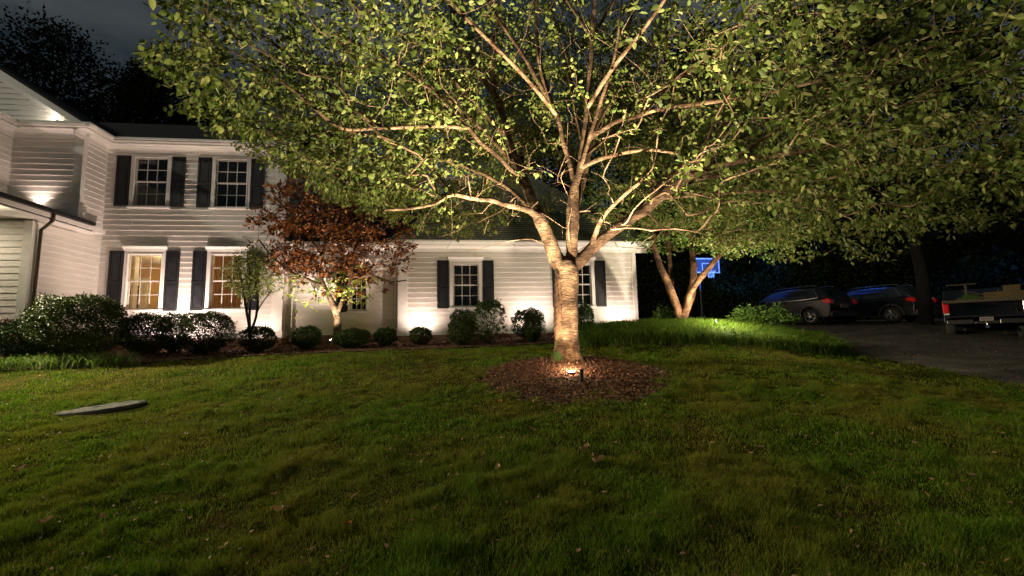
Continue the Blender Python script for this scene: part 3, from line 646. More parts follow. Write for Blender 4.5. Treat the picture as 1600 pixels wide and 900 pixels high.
# tree spots
p = g3(1.12, 8.95, .02)
t = empty('well_light', tuple(p), 0, 'glaring round ground light in mulch before the big tree trunk', 'landscape light')
MB().cyl((0, 0, -.1), (0, 0, .05), .075, seg=20).build('housing', 'black_metal', t); MB().cyl((0, 0, .05), (0, 0, .056), .062, seg=20).build('lens', 'lens_glow', t)
lamp('SPOT', 'well_beam', p+np.array([0, 0, .10]), 950, (1, .84, .62), size=.05, spot=118, blend=.7, aim=p+np.array([-.12, -.36, 1.1]))
lamp('SPOT', 'well_beam', p+np.array([0, 0, .10]), 4100, (1, .85, .60), size=.05, spot=100, blend=1, aim=p+np.array([-.08, -.22, 1.1]))
lamp('SPOT', 'well_beam', p+np.array([0, 0, .10]), 50, (1, .74, .48), size=.05, spot=150, blend=.8, aim=p+np.array([.0, .9, .9]))
lamp('SPOT', 'well_beam', p+np.array([0, 0, .10]), 430, (1, .84, .62), size=.05, spot=138, blend=.25, aim=p+np.array([.02, 0, 1.1]))
lamp('POINT', 'well_fill', p+np.array([0, 0, .2]), 20, (1, .66, .40), size=.05)  # added bare point lamp brightening the mulch, no fixture of its own
p = g3(1.22, 8.38, .0)
t = empty('ground_stake', tuple(p), 0, 'short black tube standing in mulch in front of the glaring light', 'stake')
MB().cyl((0, 0, -.05), (.01, .01, .24), .034, .040, 14).build('tube', 'black_metal', t); MB().cyl((.01, .01, .24), (.01, .01, .262), .046, .046, 14).build('cap', 'black_metal', t)
p = g3(6.05, 13.6, .0); uplight(p, P(1085, 420, 15), 150, 'uplight shining through long grass before the rear tree', spot=150, head_h=.42); lamp('POINT', 'uplight_fill', p+np.array([.15, -.25, 1.0]), 200, (1, .85, .6), size=.05)  # the point lamp is added fill for the long grass
p = ground_at(517, 543)+np.array([0, 0, .03]); uplight(p, P(480, 340, 14.2), 330, 'silver bullet uplight on mulch left of the red-leaved tree trunk', spot=115, mat_='pipe_white')

# ------------------------------------------------------------------ trees
def px_limb(rows, k=.86): return [tuple(P(x, y, D))+(r*k*D/FPX,) for x, y, D, r in rows]
def tree(name, label, limbs, targets, leafm, bark, per=9, spread=.16, ln=(.09, .13), wr=.55, bf=.25, group=None, down=.25, hor=.55, base=None, sideonly=None, tip=.0035, extra=None, back=.35, droop=.06, bare=0, fuse=.05):
    g = Grower(); first = True
    for rows, attach, ok in limbs:
        st = None
        if not first: st = g.near(np.array(rows[0][:3]))
        if st is not None: rows = [tuple(g.p[st])+(rows[0][3],)]+list(rows[1:])
        g.limb(rows, st, ok, step=.14); first = False
    ch = g.grow(targets, bf=bf, tip=tip, droop=droop); g.leafy = g.order < len(targets)-bare
    bx_, by_, bz_ = base
    t = empty(name, base, 0, label, 'tree', group); B = np.array(base)
    thick, thin = [], []
    for pts_, rd_ in g.limbs:
        k = int(np.argmax(rd_ < fuse)) if (rd_ < fuse).any() else len(rd_)
        if k >= 3: thick.append((pts_[:k], rd_[:k])); thin.append((pts_[k-2:], rd_[k-2:]*1.02)) if k < len(rd_) else None
        else: thin.append((pts_, rd_))
    V, F = tubes(thick, lambda r: 20); V = wobble(V, .010 if fuse > .04 else .004, 5, 3); fl_ = [tuple(f) for f in F]; off = 0
    for pts_, rd_ in thick: m_ = len(pts_)*20; fl_ += [tuple(range(off+19, off-1, -1)), tuple(range(off+m_-20, off+m_))]; off += m_
    tr = np_mesh('trunk', V-B, fl_, bark, t, smooth_=True)
    rm = tr.modifiers.new('fuse', 'REMESH'); rm.mode = 'VOXEL'; rm.voxel_size = fuse*.36; rm.use_smooth_shade = True
    sm_ = tr.modifiers.new('smooth', 'SMOOTH'); sm_.iterations = 7; sm_.factor = .5
    ch = ch+thin
    V, F = tubes(ch, lambda r: 3 if r < .008 else (4 if r < .02 else (6 if r < .04 else 10))); np_mesh('branches', V-B, F, 'lit_limb_bark' if bark == 'cherry_bark' else bark, t, smooth_=True)
    e, d = g.twig_dirs(); e, d = (e[g.leafy], d[g.leafy]) if bare else (e, d); pos, dd, nr = leaves_on(e, d, per, spread, back=back, down=down, hor=hor)
    ln_ = rng.uniform(ln[0], ln[1], len(pos)); leaf_cloud('crown', pos-B, dd, nr, ln_, ln_*wr*rng.uniform(.85, 1.15, len(pos)), leafm, t)
    return t, g
# --- the big cherry
D = 10.3
limbs = [
 (px_limb([(887, 580, D, 31), (886, 570, D, 25.5), (885, 556, D, 21.5), (885, 530, D, 18.6), (885, 480, D, 17.6), (886, 440, D, 18.6), (886, 418, D, 19), (886, 408, D, 15)], 1), 0, False),
 (px_limb([(878, 432, D, 15), (868, 402, D, 13.5), (855, 367, D-.05, 12.5), (842, 338, D-.1, 12), (826, 300, D+.1, 10), (812, 265, D+.3, 8.5), (795, 220, D+.5, 7.5), (788, 190, D+.5, 7), (775, 150, D+.7, 6), (745, 110, D+.9, 5), (722, 60, D+1, 4), (700, 0, D+1.1, 3.5), (685, -60, D+1.2, 2.5)]), 1, True),
 (px_limb([(842, 338, D-.1, 8), (828, 330, 10.0, 6.5), (800, 321, 9.8, 5.5), (765, 313, 9.5, 5), (735, 309, 9.2, 4.5), (705, 304, 8.9, 4), (680, 318, 8.6, 3), (640, 326, 8.2, 2.5), (600, 328, 7.8, 2)]), 1, True),
 (px_limb([(828, 300, D+.05, 6), (800, 268, 10.1, 5.5), (778, 245, 9.9, 5), (750, 222, 9.7, 4.5), (733, 200, 9.6, 4)]), 1, True),
 (px_limb([(733, 202, 9.6, 4), (683, 197, 9.2, 3.5), (600, 200, 8.4, 3.2), (533, 200, 7.8, 3), (487, 165, 7.3, 3), (433, 123, 6.9, 2.5), (390, 95, 6.6, 1.9), (345, 72, 6.4, 1.1)]), 1, True),
 (px_limb([(705, 304, 8.9, 3.5), (675, 262, 9, 3), (640, 235, 8.9, 3), (600, 215, 8.6, 2.5), (540, 205, 8.2, 2)]), 1, True),
 (px_limb([(775, 150, D+.7, 4), (768, 100, D+.8, 3.5), (774, 50, D+.9, 3), (783, 0, D+1, 2.5)]), 1, True),
 (px_limb([(893, 425, D, 12), (893, 398, D, 11), (894, 365, D, 11.5), (895, 335, D, 11.5), (895, 312, D, 10), (898, 288, D, 8.5), (907, 262, D, 7.5), (912, 220, D, 6.2), (917, 170, D, 5.6), (922, 120, D, 5.2), (925, 60, D, 4.6), (930, 0, D, 4), (934, -60, D, 3)]), 1, True),
 (px_limb([(896, 330, D+.1, 9), (905, 300, D+.3, 8), (916, 250, D+.6, 7.5), (930, 195, D+.9, 6.3), (945, 150, D+1.1, 5.5), (972, 70, D+1.5, 4), (1000, -20, D+1.8, 3)]), 1, True),
 (px_limb([(893, 285, D, 5), (884, 235, D-.1, 5), (870, 180, D-.2, 4.8), (855, 140, D-.3, 4.4), (842, 90, D-.4, 4), (838, 40, D-.4, 3.5), (836, -20, D-.4, 3)]), 1, True),
 (px_limb([(892, 430, D, 13), (905, 408, D, 12), (925, 388, D, 11), (948, 368, D-.1, 10.5), (975, 349, D-.2, 10), (1005, 330, D-.3, 9.5), (1030, 310, D-.4, 9), (1055, 290, D-.6, 8.3), (1090, 271, D-.8, 7.2), (1130, 257, D-1, 6), (1180, 247, D-1.3, 5), (1300, 228, D-1.8, 3.5), (1400, 205, D-2.2, 2.2)]), 1, True),
 (px_limb([(1042, 303, D-.5, 6), (1075, 285, D-.4, 5.5), (1115, 274, D-.5, 5), (1170, 268, D-.7, 4.5), (1260, 262, D-1, 3.5), (1400, 262, D-1.2, 2.5)]), 1, True),
 (px_limb([(912, 232, D, 5), (930, 210, D-.1, 5), (960, 192, D-.3, 5), (1000, 179, D-.6, 4.8), (1050, 168, D-1, 4.5), (1120, 158, D-1.5, 4), (1200, 145, D-2, 3.4), (1300, 120, D-2.5, 3), (1400, 90, D-2.9, 2.4), (1500, 60, D-3.2, 1.8)]), 1, True),
 (px_limb([(910, 262, D, 4.5), (928, 252, D-.2, 4.2), (955, 243, D-.4, 4), (990, 236, D-.6, 3.5), (1020, 234, D-.8, 3), (1060, 240, D-1.1, 2.4)]), 1, True),
 (px_limb([(930, 386, D-.1, 5), (932, 362, D-.3, 4.5), (945, 335, D-.5, 4), (975, 305, D-.7, 3.5), (1000, 285, D-1, 3)]), 1, True),
 (px_limb([(1055, 290, 9.7, 4), (1110, 250, 9.9, 4), (1180, 200, 10.2, 3.5), (1260, 150, 10.5, 3.2), (1330, 95, 10.7, 3), (1420, 40, 11, 2.5)]), 1, True),
 (px_limb([(917, 170, D, 4), (955, 110, D-1, 4), (1010, 40, D-2, 3.5), (1080, -60, D-3, 3)]), 1, True),
 (px_limb([(870, 180, D-.2, 4), (820, 120, D-1.2, 3.8), (740, 40, D-2.2, 3.4), (640, -60, D-3.2, 3)]), 1, True),
 (px_limb([(925, 60, D, 3.5), (870, -20, D+1, 3), (800, -90, D+2, 2.5)]), 1, True),
 (px_limb([(925, 60, D, 3.5), (1000, -60, D+1, 3), (1100, -140, D+2, 2.5)]), 1, True),
]
D = 10.3
FAN = [((900, 282, D), (868, 180, D+.9), (800, 60, D+1.3), (742, -40, D+1.6)), ((912, 225, D), (890, 130, D+.5), (868, 40, D+.8), (850, -40, D+1)), ((905, 268, D), (935, 170, D-.4), (962, 80, D-.7), (975, -40, D-1)),
       ((911, 240, D), (960, 150, D+.6), (1030, 60, D+1), (1075, -40, D+1.3)), ((910, 255, D+.2), (990, 180, D+1), (1090, 90, D+1.6), (1170, -20, D+2)), ((1005, 330, 10), (1085, 235, 10.4), (1180, 160, 10.8), (1290, 95, 11.2)),
       ((1030, 310, 9.9), (1120, 302, 9.7), (1230, 300, 9.3), (1360, 318, 8.9)), ((975, 349, 10.1), (1060, 262, 10.7), (1150, 222, 11.2), (1260, 196, 11.6)), ((842, 338, 10.2), (785, 288, 10.7), (700, 252, 11), (610, 243, 11.2)),
       ((812, 265, 10.6), (740, 190, 10.9), (640, 112, 11), (540, 62, 11)), ((795, 220, 10.8), (705, 122, 11.1), (605, 40, 11.3), (520, -20, 11.4)), ((870, 180, 10.1), (820, 90, 10.3), (765, 10, 10.6), (730, -50, 10.7)),
       ((733, 200, 9.6), (660, 130, 9.3), (575, 75, 8.9), (480, 40, 8.4)), ((1130, 257, 9.3), (1240, 190, 8.9), (1360, 140, 8.5), (1480, 112, 8.2)), ((1000, 179, 9.7), (1080, 110, 9.5), (1170, 55, 9.3), (1250, -10, 9.1)),
       ((600, 200, 8.4), (520, 150, 8.2), (430, 70, 8), (350, 20, 7.8)), ((930, 195, 11.2), (985, 120, 11.8), (1045, 20, 12.4), (1080, -40, 12.8))]
for a_, l_ in ((200, .52), (262, .42), (318, .55), (20, .5), (80, .5), (140, .46)):     # root flare
    c_, s_ = math.cos(math.radians(a_)), math.sin(math.radians(a_)); lp = lambda r, dz: (TX+.02+c_*r, TY+s_*r, float(terr(TX+c_*r, TY+s_*r))+dz)
    limbs.append(([(TX+.02+c_*.08, TY+s_*.08, 1.45, .13), lp(.24, .12)+(.10,), lp(.36, .02)+(.075,), lp(l_, -.05)+(.055,)], 1, False))
for fl_ in FAN:
    rr = rnd.uniform(3.0, 4.3); limbs.append((px_limb([q+(rr*(1-.2*i),) for i, q in enumerate(fl_)], 1), 1, True))
def inv_px(pts):
    v = pts-CAM; z = v@Fv; return 800+FPX*(v@Rv)/z, 450-FPX*(v@Uv)/z, z
def cherry_targets(n):
    out = []
    while len(out) < n:
        q = rng.uniform([-8.2, 3.4, 2.9], [11.0, 17, 10.5], (6000, 3)); dx, dy = q[:, 0]-TX, q[:, 1]-TY; r = np.hypot(dx, dy)
        rmax = np.where(dx < 0, 8.6+0*dx, 8.3); rmax = np.where((dy < 0) & (abs(dx) < 3.5), 6.6, rmax); top = 10.5-.045*r*r; az_ = np.arctan2(dy, dx)
        low = 3.9+.9*smooth(3.0, 6.5, r)*(dx < 0)-.75*smooth(1.5, 6, r)*(dx > 0)+.6*smooth(1.2, 0, r)
        keep = (r < rmax) & (q[:, 2] < top) & (q[:, 2] > low)
        x, y, z = inv_px(q)
        # the crown is open round the trunk, thinner inside, and its left skirt is ragged
        lft = 240+22*np.sin(y*.05)+np.where(y > 90, (y-90)*.25, 0); lft = np.where(y > 175, 285+(y-175)*1.6, lft); keep &= x > lft+rng.normal(size=len(x))*7
        skirt = np.interp(x, [200, 420, 520, 640, 720, 800, 1000, 1100, 1220, 1320, 1400, 1500, 1700], [200, 255, 315, 345, 372, 345, 350, 385, 408, 395, 405, 360, 380]); keep &= y < skirt+rng.normal(size=len(x))*8
        zone = np.exp(-(((x-890)/115)**2+((y-300)/120)**2)); keep &= rng.uniform(size=len(x)) > zone*.93
        dark = np.exp(-(((x-760)/110)**2+((y-320)/55)**2)); keep &= rng.uniform(size=len(x)) > dark*.6
        inview = (x > -60) & (x < 1660) & (y > -60); keep &= inview | (rng.uniform(size=len(x)) < .22)
        inner = smooth(.8, 3.2, np.sqrt(r*r+(q[:, 2]-4.5)**2)); keep &= rng.uniform(size=len(x)) < .12+.88*inner
        # leaf layers: clumps with gaps between them
        lay = np.sin((q[:, 2]-.16*r)*6.3+1.1*np.sin(az_*4)+.8*np.sin(r*1.7+az_*2)); cl = np.sin(az_*11+r*.8)+np.sin(q[:, 0]*1.9+q[:, 1]*1.7)
        keep &= rng.uniform(size=len(x)) < .12+.88*smooth(-.6, .5, lay+.35*cl)
        front = (q[:, 1] < 10.9)*np.exp(-(((x-895)/215)**4)); keep &= rng.uniform(size=len(x)) > front*.93
        keep &= rng.uniform(size=len(x)) > .22*smooth(1.5, 4, dx)
        side = (q[:, 1] < 9.5)*np.exp(-(((x-880)/470)**4)); keep &= rng.uniform(size=len(x)) > side*.62
        out += list(q[keep])
    return np.array(out[:n])
def back_targets(n):
    q = np.stack([rng.uniform(-3.2, 5.2, n), rng.uniform(11.0, 16.5, n), rng.uniform(5.2, 12.5, n)], 1); x, y, z = inv_px(q)
    return q[(np.abs(x-890) < 250) & (y < 250) & (y > -40) & (np.sin(q[:, 2]*5+q[:, 0]*1.3) > -.7)]
bt = P(890, 230, 9.7)+rng.uniform(-1, 1, (640, 3))*[3.4, 1.5, 2.4]
ct, _ = tree('cherry_tree', 'large forked cherry tree with banded bark in the mulch ring on the lawn', limbs, np.vstack([cherry_targets(9600), back_targets(3600), bt]), 'tree_leaf', 'cherry_bark', bare=640, tip=.0038, per=9, spread=.20, ln=(.06, .128), wr=.58, bf=.22, base=(TX, TY, .98), down=.35, hor=.5)
def bark_patch(name, par, m, zlo, zhi, a_lo, a_hi, seed, grow=.030):
    r = np.random.default_rng(seed); n = 40; V = []; F = []; k = 9
    for i in range(n+1):
        u = i/n; py = zlo+(zhi-zlo)*u; px = np.interp(py, [408, 440, 480, 535, 560, 575], [886, 885, 884, 884, 885, 887]); pr = np.interp(py, [408, 440, 480, 535, 560, 575], [19, 20, 19, 20, 22.5, 26])*10.3/FPX
        c = P(px, py, 10.3); tp = math.sin(math.pi*min(1, max(.02, u)))**.4; lo = a_lo+(1-tp)*(a_hi-a_lo)*.5+r.normal()*.05; hi = a_hi-(1-tp)*(a_hi-a_lo)*.5+r.normal()*.05
        for j in range(k+1):
            v = j/k; a = lo+(hi-lo)*v; rr = pr+grow*math.sin(math.pi*v)**.5*(.6+.4*math.sin(i*1.9+j))+.004+.004*r.normal()
            V.append(c+np.array([math.cos(a)*rr, math.sin(a)*rr, 0])-np.array([TX, TY, .98]))
    for i in range(n):
        for j in range(k): q = i*(k+1)+j; F.append((q, q+1, q+k+2, q+k+1))
    return np_mesh(name, V, F, m, par, True)
bark_patch('bark_wound', ct, 'dead_wood', 428, 532, math.radians(188), math.radians(246), 5, .018)
bark_patch('moss_patch', ct, 'moss', 548, 572, math.radians(200), math.radians(246), 6, .035)
# --- rear tree
D = 14.8; b0 = P(1066, 505, D); zb = float(terr(b0[0], b0[1]))
rl_ = [
 ([(b0[0], D, zb-.1, .30), (b0[0], D, zb+.15, .26), (b0[0], D, zb+.35, .22)], 0, False),
 (px_limb([(1064, 510, D, 9), (1058, 480, D-.1, 8.5), (1048, 452, D-.2, 8), (1036, 425, D-.3, 7), (1026, 398, D-.3, 6), (1020, 370, D-.3, 5), (1012, 330, D-.2, 4), (1000, 290, D, 3)]), 1, True),
 (px_limb([(1072, 510, D-.1, 10), (1072, 480, D-.2, 8), (1080, 455, D-.3, 7), (1098, 430, D-.4, 7), (1118, 405, D-.5, 6), (1135, 382, D-.5, 5.5), (1148, 350, D-.4, 4.5), (1165, 310, D-.3, 3.5), (1190, 270, D, 3)]), 1, True),
 (px_limb([(1072, 505, D+.2, 9), (1080, 460, D+.3, 8.5), (1084, 420, D+.4, 8), (1080, 380, D+.5, 6), (1075, 330, D+.6, 4.5), (1085, 280, D+.8, 3)]), 1, True),
 (px_limb([(1060, 505, D+.3, 5), (1052, 460, D+.5, 4.5), (1047, 410, D+.7, 4.5), (1042, 370, D+.8, 4), (1035, 320, D+1, 3)]), 1, True),
 (px_limb([(1125, 395, D-.5, 4), (1160, 372, D-1, 3.5), (1210, 355, D-1.5, 3), (1270, 345, D-1.8, 2)]), 1, True)]
rl_ = [([(q[0], q[1], q[2], q[3]*.80) for q in r], a, k) for r, a, k in rl_]
def rear_targets(n):
    out = []; c = P(1110, 300, D+.2)
    while len(out) < n:
        q = rng.uniform(-1, 1, (3000, 3)); q = q[(q**2).sum(1) < 1]; q = q*[4.4, 3.0, 2.7]+c; x, y, z = inv_px(q)
        low = np.interp(x, [930, 1000, 1040, 1100, 1200, 1330], [340, 385, 395, 392, 412, 385]); k = (y < low+rng.normal(size=len(x))*6)
        cl = np.sin(q[:, 0]*2.9)+np.sin(q[:, 1]*2.6+q[:, 2]*2.7)+np.sin(q[:, 2]*4.8+q[:, 0]); k &= rng.uniform(size=len(x)) < .2+.8*smooth(-1.2, .6, cl); out += list(q[k])
    return np.array(out[:n])
tree('crape_myrtle', 'multi-trunked tree with smooth orange-lit bark behind the long grass', rl_, rear_targets(1500), 'rear_leaf', 'smooth_bark', per=10, spread=.2, ln=(.09, .13), wr=.55, base=(float(b0[0]), D, zb), bf=.3, fuse=.045)
# --- red-leaved tree
D = 15.0; b0 = P(527, 530, D); zb = float(terr(b0[0], b0[1]))
rd = [
 (px_limb([(527, 535, D, 8), (527, 515, D, 6.8), (527, 497, D, 6.3), (522, 480, D-.05, 6), (514, 463, D-.1, 5), (506, 447, D-.1, 4.2), (502, 430, D-.1, 3.5), (505, 400, D, 3.2), (512, 360, D, 3), (515, 320, D, 2.4), (518, 280, D, 1.8)]), 0, True),
 (px_limb([(525, 492, D, 4), (533, 474, D, 3.4), (538, 455, D+.1, 2.8), (545, 420, D+.2, 2.6), (560, 370, D+.2, 2.2), (575, 320, D+.2, 1.6)]), 1, True),
 (px_limb([(506, 447, D-.1, 3), (480, 436, D-.3, 2.6), (455, 425, D-.5, 2.2), (425, 400, D-.7, 1.8), (405, 375, D-.8, 1.4)]), 1, True),
 (px_limb([(540, 445, D+.1, 2.4), (575, 430, D-.2, 2), (610, 440, D-.5, 1.6), (635, 438, D-.6, 1.2)]), 1, True),
 (px_limb([(505, 400, D, 2.4), (475, 360, D-.2, 2), (440, 320, D-.3, 1.6), (425, 300, D-.3, 1.2)]), 1, True)]
def red_targets(n, lowonly=False):
    out = []
    while len(out) < n:
        c = P(520, 370, D-.1); q = rng.uniform(-1, 1, (3000, 3)); q = q[(q**2).sum(1) < 1]; q = q*[2.75, 1.7, 2.75]+c; x, y, z = inv_px(q)
        top = np.interp(x, [380, 420, 470, 520, 580, 620, 660], [300, 285, 255, 235, 250, 290, 400]); low = np.interp(x, [380, 400, 440, 480, 520, 560, 600, 650], [350, 400, 430, 455, 478, 470, 450, 455])
        k = (y > top) & (y < low+rng.normal(size=len(x))*4); k &= (y < 430) | (rng.uniform(size=len(x)) < .5)
        cl = np.sin(q[:, 0]*3.4+1)+np.sin(q[:, 1]*3+q[:, 2]*3.2)+np.sin(q[:, 2]*5.2+q[:, 0]); k &= rng.uniform(size=len(x)) < .15+.85*smooth(-1.2, .6, cl); out += list(q[k])
    return np.array(out[:n])
rt, g = tree('red_leaved_tree', 'small tree with bronze red leaves and a pale bent trunk before the connector wall', rd, red_targets(1000), 'red_leaf', 'pale_bark', per=10, spread=.14, ln=(.11, .17), wr=.38, base=(float(b0[0]), D, zb), bf=.3, back=.12, down=.1, hor=.3, fuse=.035)
e = np.vstack([P(535, 452, D)+rng.normal(size=(34, 3))*[.32, .3, .28], P(515, 446, D)+rng.normal(size=(46, 3))*[1.0, .5, .25]]); pos, dd, nr = leaves_on(e, rand_unit(80)*[1, 1, .4], 8, .14)
leaf_cloud('young_leaves', pos-np.array([float(b0[0]), D, zb]), dd, nr, .15, .055, 'young_leaf', rt)
e = P(478, 478, D-.4)+rng.normal(size=(3, 3))*.12; pos, dd, nr = leaves_on(e, rand_unit(3), 4, .1)
leaf_cloud('young_leaves', pos-np.array([float(b0[0]), D, zb]), dd, nr, .17, .08, 'young_leaf', rt)
# --- sapling
D = 14.2; b0 = P(392, 530, D); zb = float(terr(b0[0], b0[1]))
sp = [
 (px_limb([(392, 540, D, 4), (391, 520, D, 3)]), 0, False),
 (px_limb([(391, 522, D, 2.4), (386, 490, D, 2.3), (381, 460, D, 2), (376, 430, D, 1.6), (368, 405, D, 1.1)]), 1, True),
 (px_limb([(393, 522, D, 2.2), (390, 490, D+.1, 2.2), (392, 455, D+.1, 2), (390, 420, D+.1, 1.5), (392, 395, D, 1)]), 1, True),
 (px_limb([(395, 522, D, 2.2), (400, 495, D-.1, 2.1), (403, 465, D-.1, 1.9), (400, 440, D-.1, 1.6), (412, 410, D, 1.1), (420, 395, D, .8)]), 1, True),
 (px_limb([(402, 490, D-.1, 1.2), (412, 470, D-.2, 1), (424, 455, D-.2, .8)]), 1, True)]
q = rng.uniform(-1, 1, (1800, 3)); q = q[(q**2).sum(1) < 1][:520]*[.95, .8, .85]+P(395, 425, D)
tree('sapling', 'slender multi-stemmed green sapling in front of the second lower window', sp, q, 'sapling_leaf', 'dark_bark', per=8, spread=.1, ln=(.05, .085), wr=.5, base=(float(b0[0]), D, zb), bf=.3, tip=.0025, fuse=.03)

# ------------------------------------------------------------------ round shrubs
def shrub(name, px0, px1, pyt, pyb, D, label, n=2600, leaf=(.030, .045), m='box_leaf', dense=1.0, group='clipped round shrubs in the bed', depth=None, flat=.0, cat='shrub', holes=0):
    """placed by its left/right/top/bottom as seen; stands on the ground at distance D"""
    a = P(px0, pyb, D); c = P(px1, pyb, D); t_ = P((px0+px1)/2, pyt, D); rx = (c[0]-a[0])/2; cx = (a[0]+c[0])/2; gz = float(terr(cx, D))+.03
    h = max(t_[2]-gz, .25); rz_ = h/2; ry = depth or rx
    o = empty(name, (cx, D, gz), 0, label, cat, group)
    st = MB()
    for k in range(7):
        an = k*.9+rnd.random(); st.cyl((.02*math.cos(an), .02*math.sin(an), -.03), (rx*.5*math.cos(an), ry*.5*math.sin(an), h*.62), .012, .005, 6)
    for k in range(int(26*(1+holes))):
        d_ = rand_unit(1)[0]; p0 = np.array([0, 0, h*.3]); p1 = np.array([d_[0]*rx*.85, d_[1]*ry*.85, rz_+d_[2]*rz_*.82]); st.cyl(tuple(p0+(p1-p0)*.25), tuple(p1), .005, .003, 4, cap=False)
    st.build('stems', 'dark_bark', o)
    k = int(n*dense*2.5); d_ = rand_unit(k); rr = 1-np.abs(rng.normal(size=k))*.16+.05*rng.normal(size=k)*(rng.uniform(size=k) < .2); rr = np.clip(rr, .15, 1.05)
    sx_ = cx*3.7+px0*.13; lump = 1+.055*np.sin(d_[:, 0]*3.1+sx_)+.05*np.sin(d_[:, 1]*4+d_[:, 2]*4.6+sx_*3)+.06*np.sin(d_[:, 2]*8+d_[:, 0]*6+sx_)+.04*np.sin(d_[:, 0]*15+d_[:, 2]*13+sx_); pw = d_.copy(); pw[:, 2] = np.sign(pw[:, 2])*np.abs(pw[:, 2])**.8
    pos = pw*(rr*lump)[:, None]*[rx, ry, rz_]+[0, 0, rz_+.01]
    pos[:, :2] *= (1-.35*smooth(h*.35, 0, pos[:, 2]))[:, None]; pos[:, 2] = np.maximum(pos[:, 2], .02)
    for q in range(9):                     # stray shoots
        a_ = rand_unit(1)[0]; a_[2] = abs(a_[2])*.8+.3; a_ /= np.linalg.norm(a_); nn = 16; tt = rng.uniform(.75, 1.16+.1*rnd.random(), nn)
        pos = np.vstack([pos, a_*tt[:, None]*[rx, ry, rz_]+[0, 0, rz_]+rng.normal(size=(nn, 3))*.012]); d_ = np.vstack([d_, np.repeat(a_[None], nn, 0)])
    if holes:
        q = pos*26/ (1+rx*0); s_ = np.sin(q[:, 0]*.9+np.sin(q[:, 2]*.7)*1.5)*np.sin(q[:, 2]*1.0+np.sin(q[:, 0]*.6)); keep = (s_ < .45-.5*holes+.6*smooth(h*.55, h*.85, pos[:, 2])); pos = pos[keep]; d_ = d_[keep]
    leaf_cloud('foliage', pos, unit(d_*.6+rand_unit(len(pos))*.8+[0, 0, .3]), unit(d_+rand_unit(len(pos))*.6), rng.uniform(leaf[0], leaf[1], len(pos)), rng.uniform(leaf[0], leaf[1], len(pos))*.62, m, o)
    return o
S = shrub
S('round_shrub', 58, 182, 460, 560, 11.6, 'largest clipped shrub, a broad dark mound against the low wing', n=9500, leaf=(.035, .055), m='box_leaf_lit', depth=.95)
S('round_shrub', 2, 62, 500, 560, 11.3, 'small dark shrub at the left edge below the low wing wall', n=2200, leaf=(.04, .06))
S('round_shrub', 188, 262, 491, 562, 12.3, 'clipped shrub in front of the first lower window', n=5200, m='box_leaf_lit')
S('round_shrub', 246, 296, 491, 550, 13.4, 'clipped shrub half hidden between two others below the shutters', n=3000)
S('round_shrub', 281, 359, 486, 555, 12.9, 'round clipped shrub left of the sapling, next to the lawn edge', n=5600, m='box_leaf_lit')
S('round_shrub', 377, 430, 511, 552, 13.3, 'low shrub at the foot of the sapling', n=2600, m='box_leaf_lit')
S('round_shrub', 457, 500, 511, 549, 13.7, 'low shrub between the sapling and the red-leaved tree', n=2200)
S('round_shrub', 522, 576, 515, 548, 13.9, 'low wide shrub hiding the foot of the red-leaved tree', n=2600)
S('round_shrub', 586, 618, 513, 545, 14.2, 'smallest round shrub, right of the red-leaved tree', n=1700)
S('round_shrub', 640, 675, 512, 542, 14.3, 'small shrub backlit by the glowing wall left of the wing window', n=1800, m='box_leaf_lit')
S('round_shrub', 700, 742, 498, 540, 14.1, 'pointed green shrub at the lawn edge under the wing window', n=2600, m='box_leaf_lit')
S('round_shrub', 703, 745, 484, 528, 15.2, 'dark rounded shrub tucked behind the pointed one under the wing window', n=2600)
S('round_shrub', 737, 791, 468, 538, 14.3, 'tall sparse shrub with wall light showing through its bare twigs', n=4600, holes=1)
S('round_shrub', 800, 852, 483, 530, 15.0, 'dark round shrub left of the big trunk, the rear one of a pair', n=3600)
S('round_shrub', 818, 847, 489, 536, 14.2, 'narrow green shrub standing before the dark one left of the big trunk', n=2600, m='box_leaf_lit')
S('round_shrub', 896, 929, 477, 530, 14.9, 'dark shrub just right of the big trunk under the second wing window', n=2600)
# leafy shrubs on the right
def leafy(px0, px1, pyt, pyb, D, label, n, ln=(.06, .1), m='shrub_leaf', arch=0):
    a = P(px0, pyb, D); c = P(px1, pyb, D); t_ = P((px0+px1)/2, pyt, D); rx = (c[0]-a[0])/2; cx = (a[0]+c[0])/2; gz = float(terr(cx, D))-.02; h = t_[2]-gz
    o = empty('leafy_shrub', (cx, D, gz), 0, label, 'shrub', 'loose leafy shrubs by the driveway'); st = MB(); pos = []; dd = []
    for k in range(n//14):
        an = rng.uniform(0, 6.28); rr = rng.uniform(.25, 1.0)**.6; e = np.array([math.cos(an)*rx*rr, math.sin(an)*rx*.6*rr, h*(1-.55*rr**2)*rng.uniform(.75, 1.05)]); p0 = np.array([0, 0, 0.]); mid = e*[.45, .45, .9]; prev = p0
        for j in range(1, 6):
            u = j/5; q = (1-u)**2*p0+2*u*(1-u)*mid+u*u*e
            st.cyl(tuple(prev), tuple(q), .008*(1-.7*u)+.002, .008*(1-.7*u), 4, cap=False)
            if j > 1:
                for _ in range(4): pos.append(q+rng.normal(size=3)*.05); dd.append((q-prev)/np.linalg.norm(q-prev)+rng.normal(size=3)*.6)
            prev = q
    st.build('stems', 'dark_bark', o); pos = np.array(pos); dd = np.array(dd)
    leaf_cloud('foliage', pos, dd, unit(rand_unit(len(pos))*.7+[0, 0, .7]), rng.uniform(*ln, len(pos)), rng.uniform(*ln, len(pos))*.55, m, o); return o
leafy(1135, 1250, 472, 520, 15.6, 'loose arching green shrub between the rear tree and the grey car', 3600)
leafy(1020, 1060, 476, 520, 15.4, 'small leafy shrub at the left foot of the rear tree', 900)
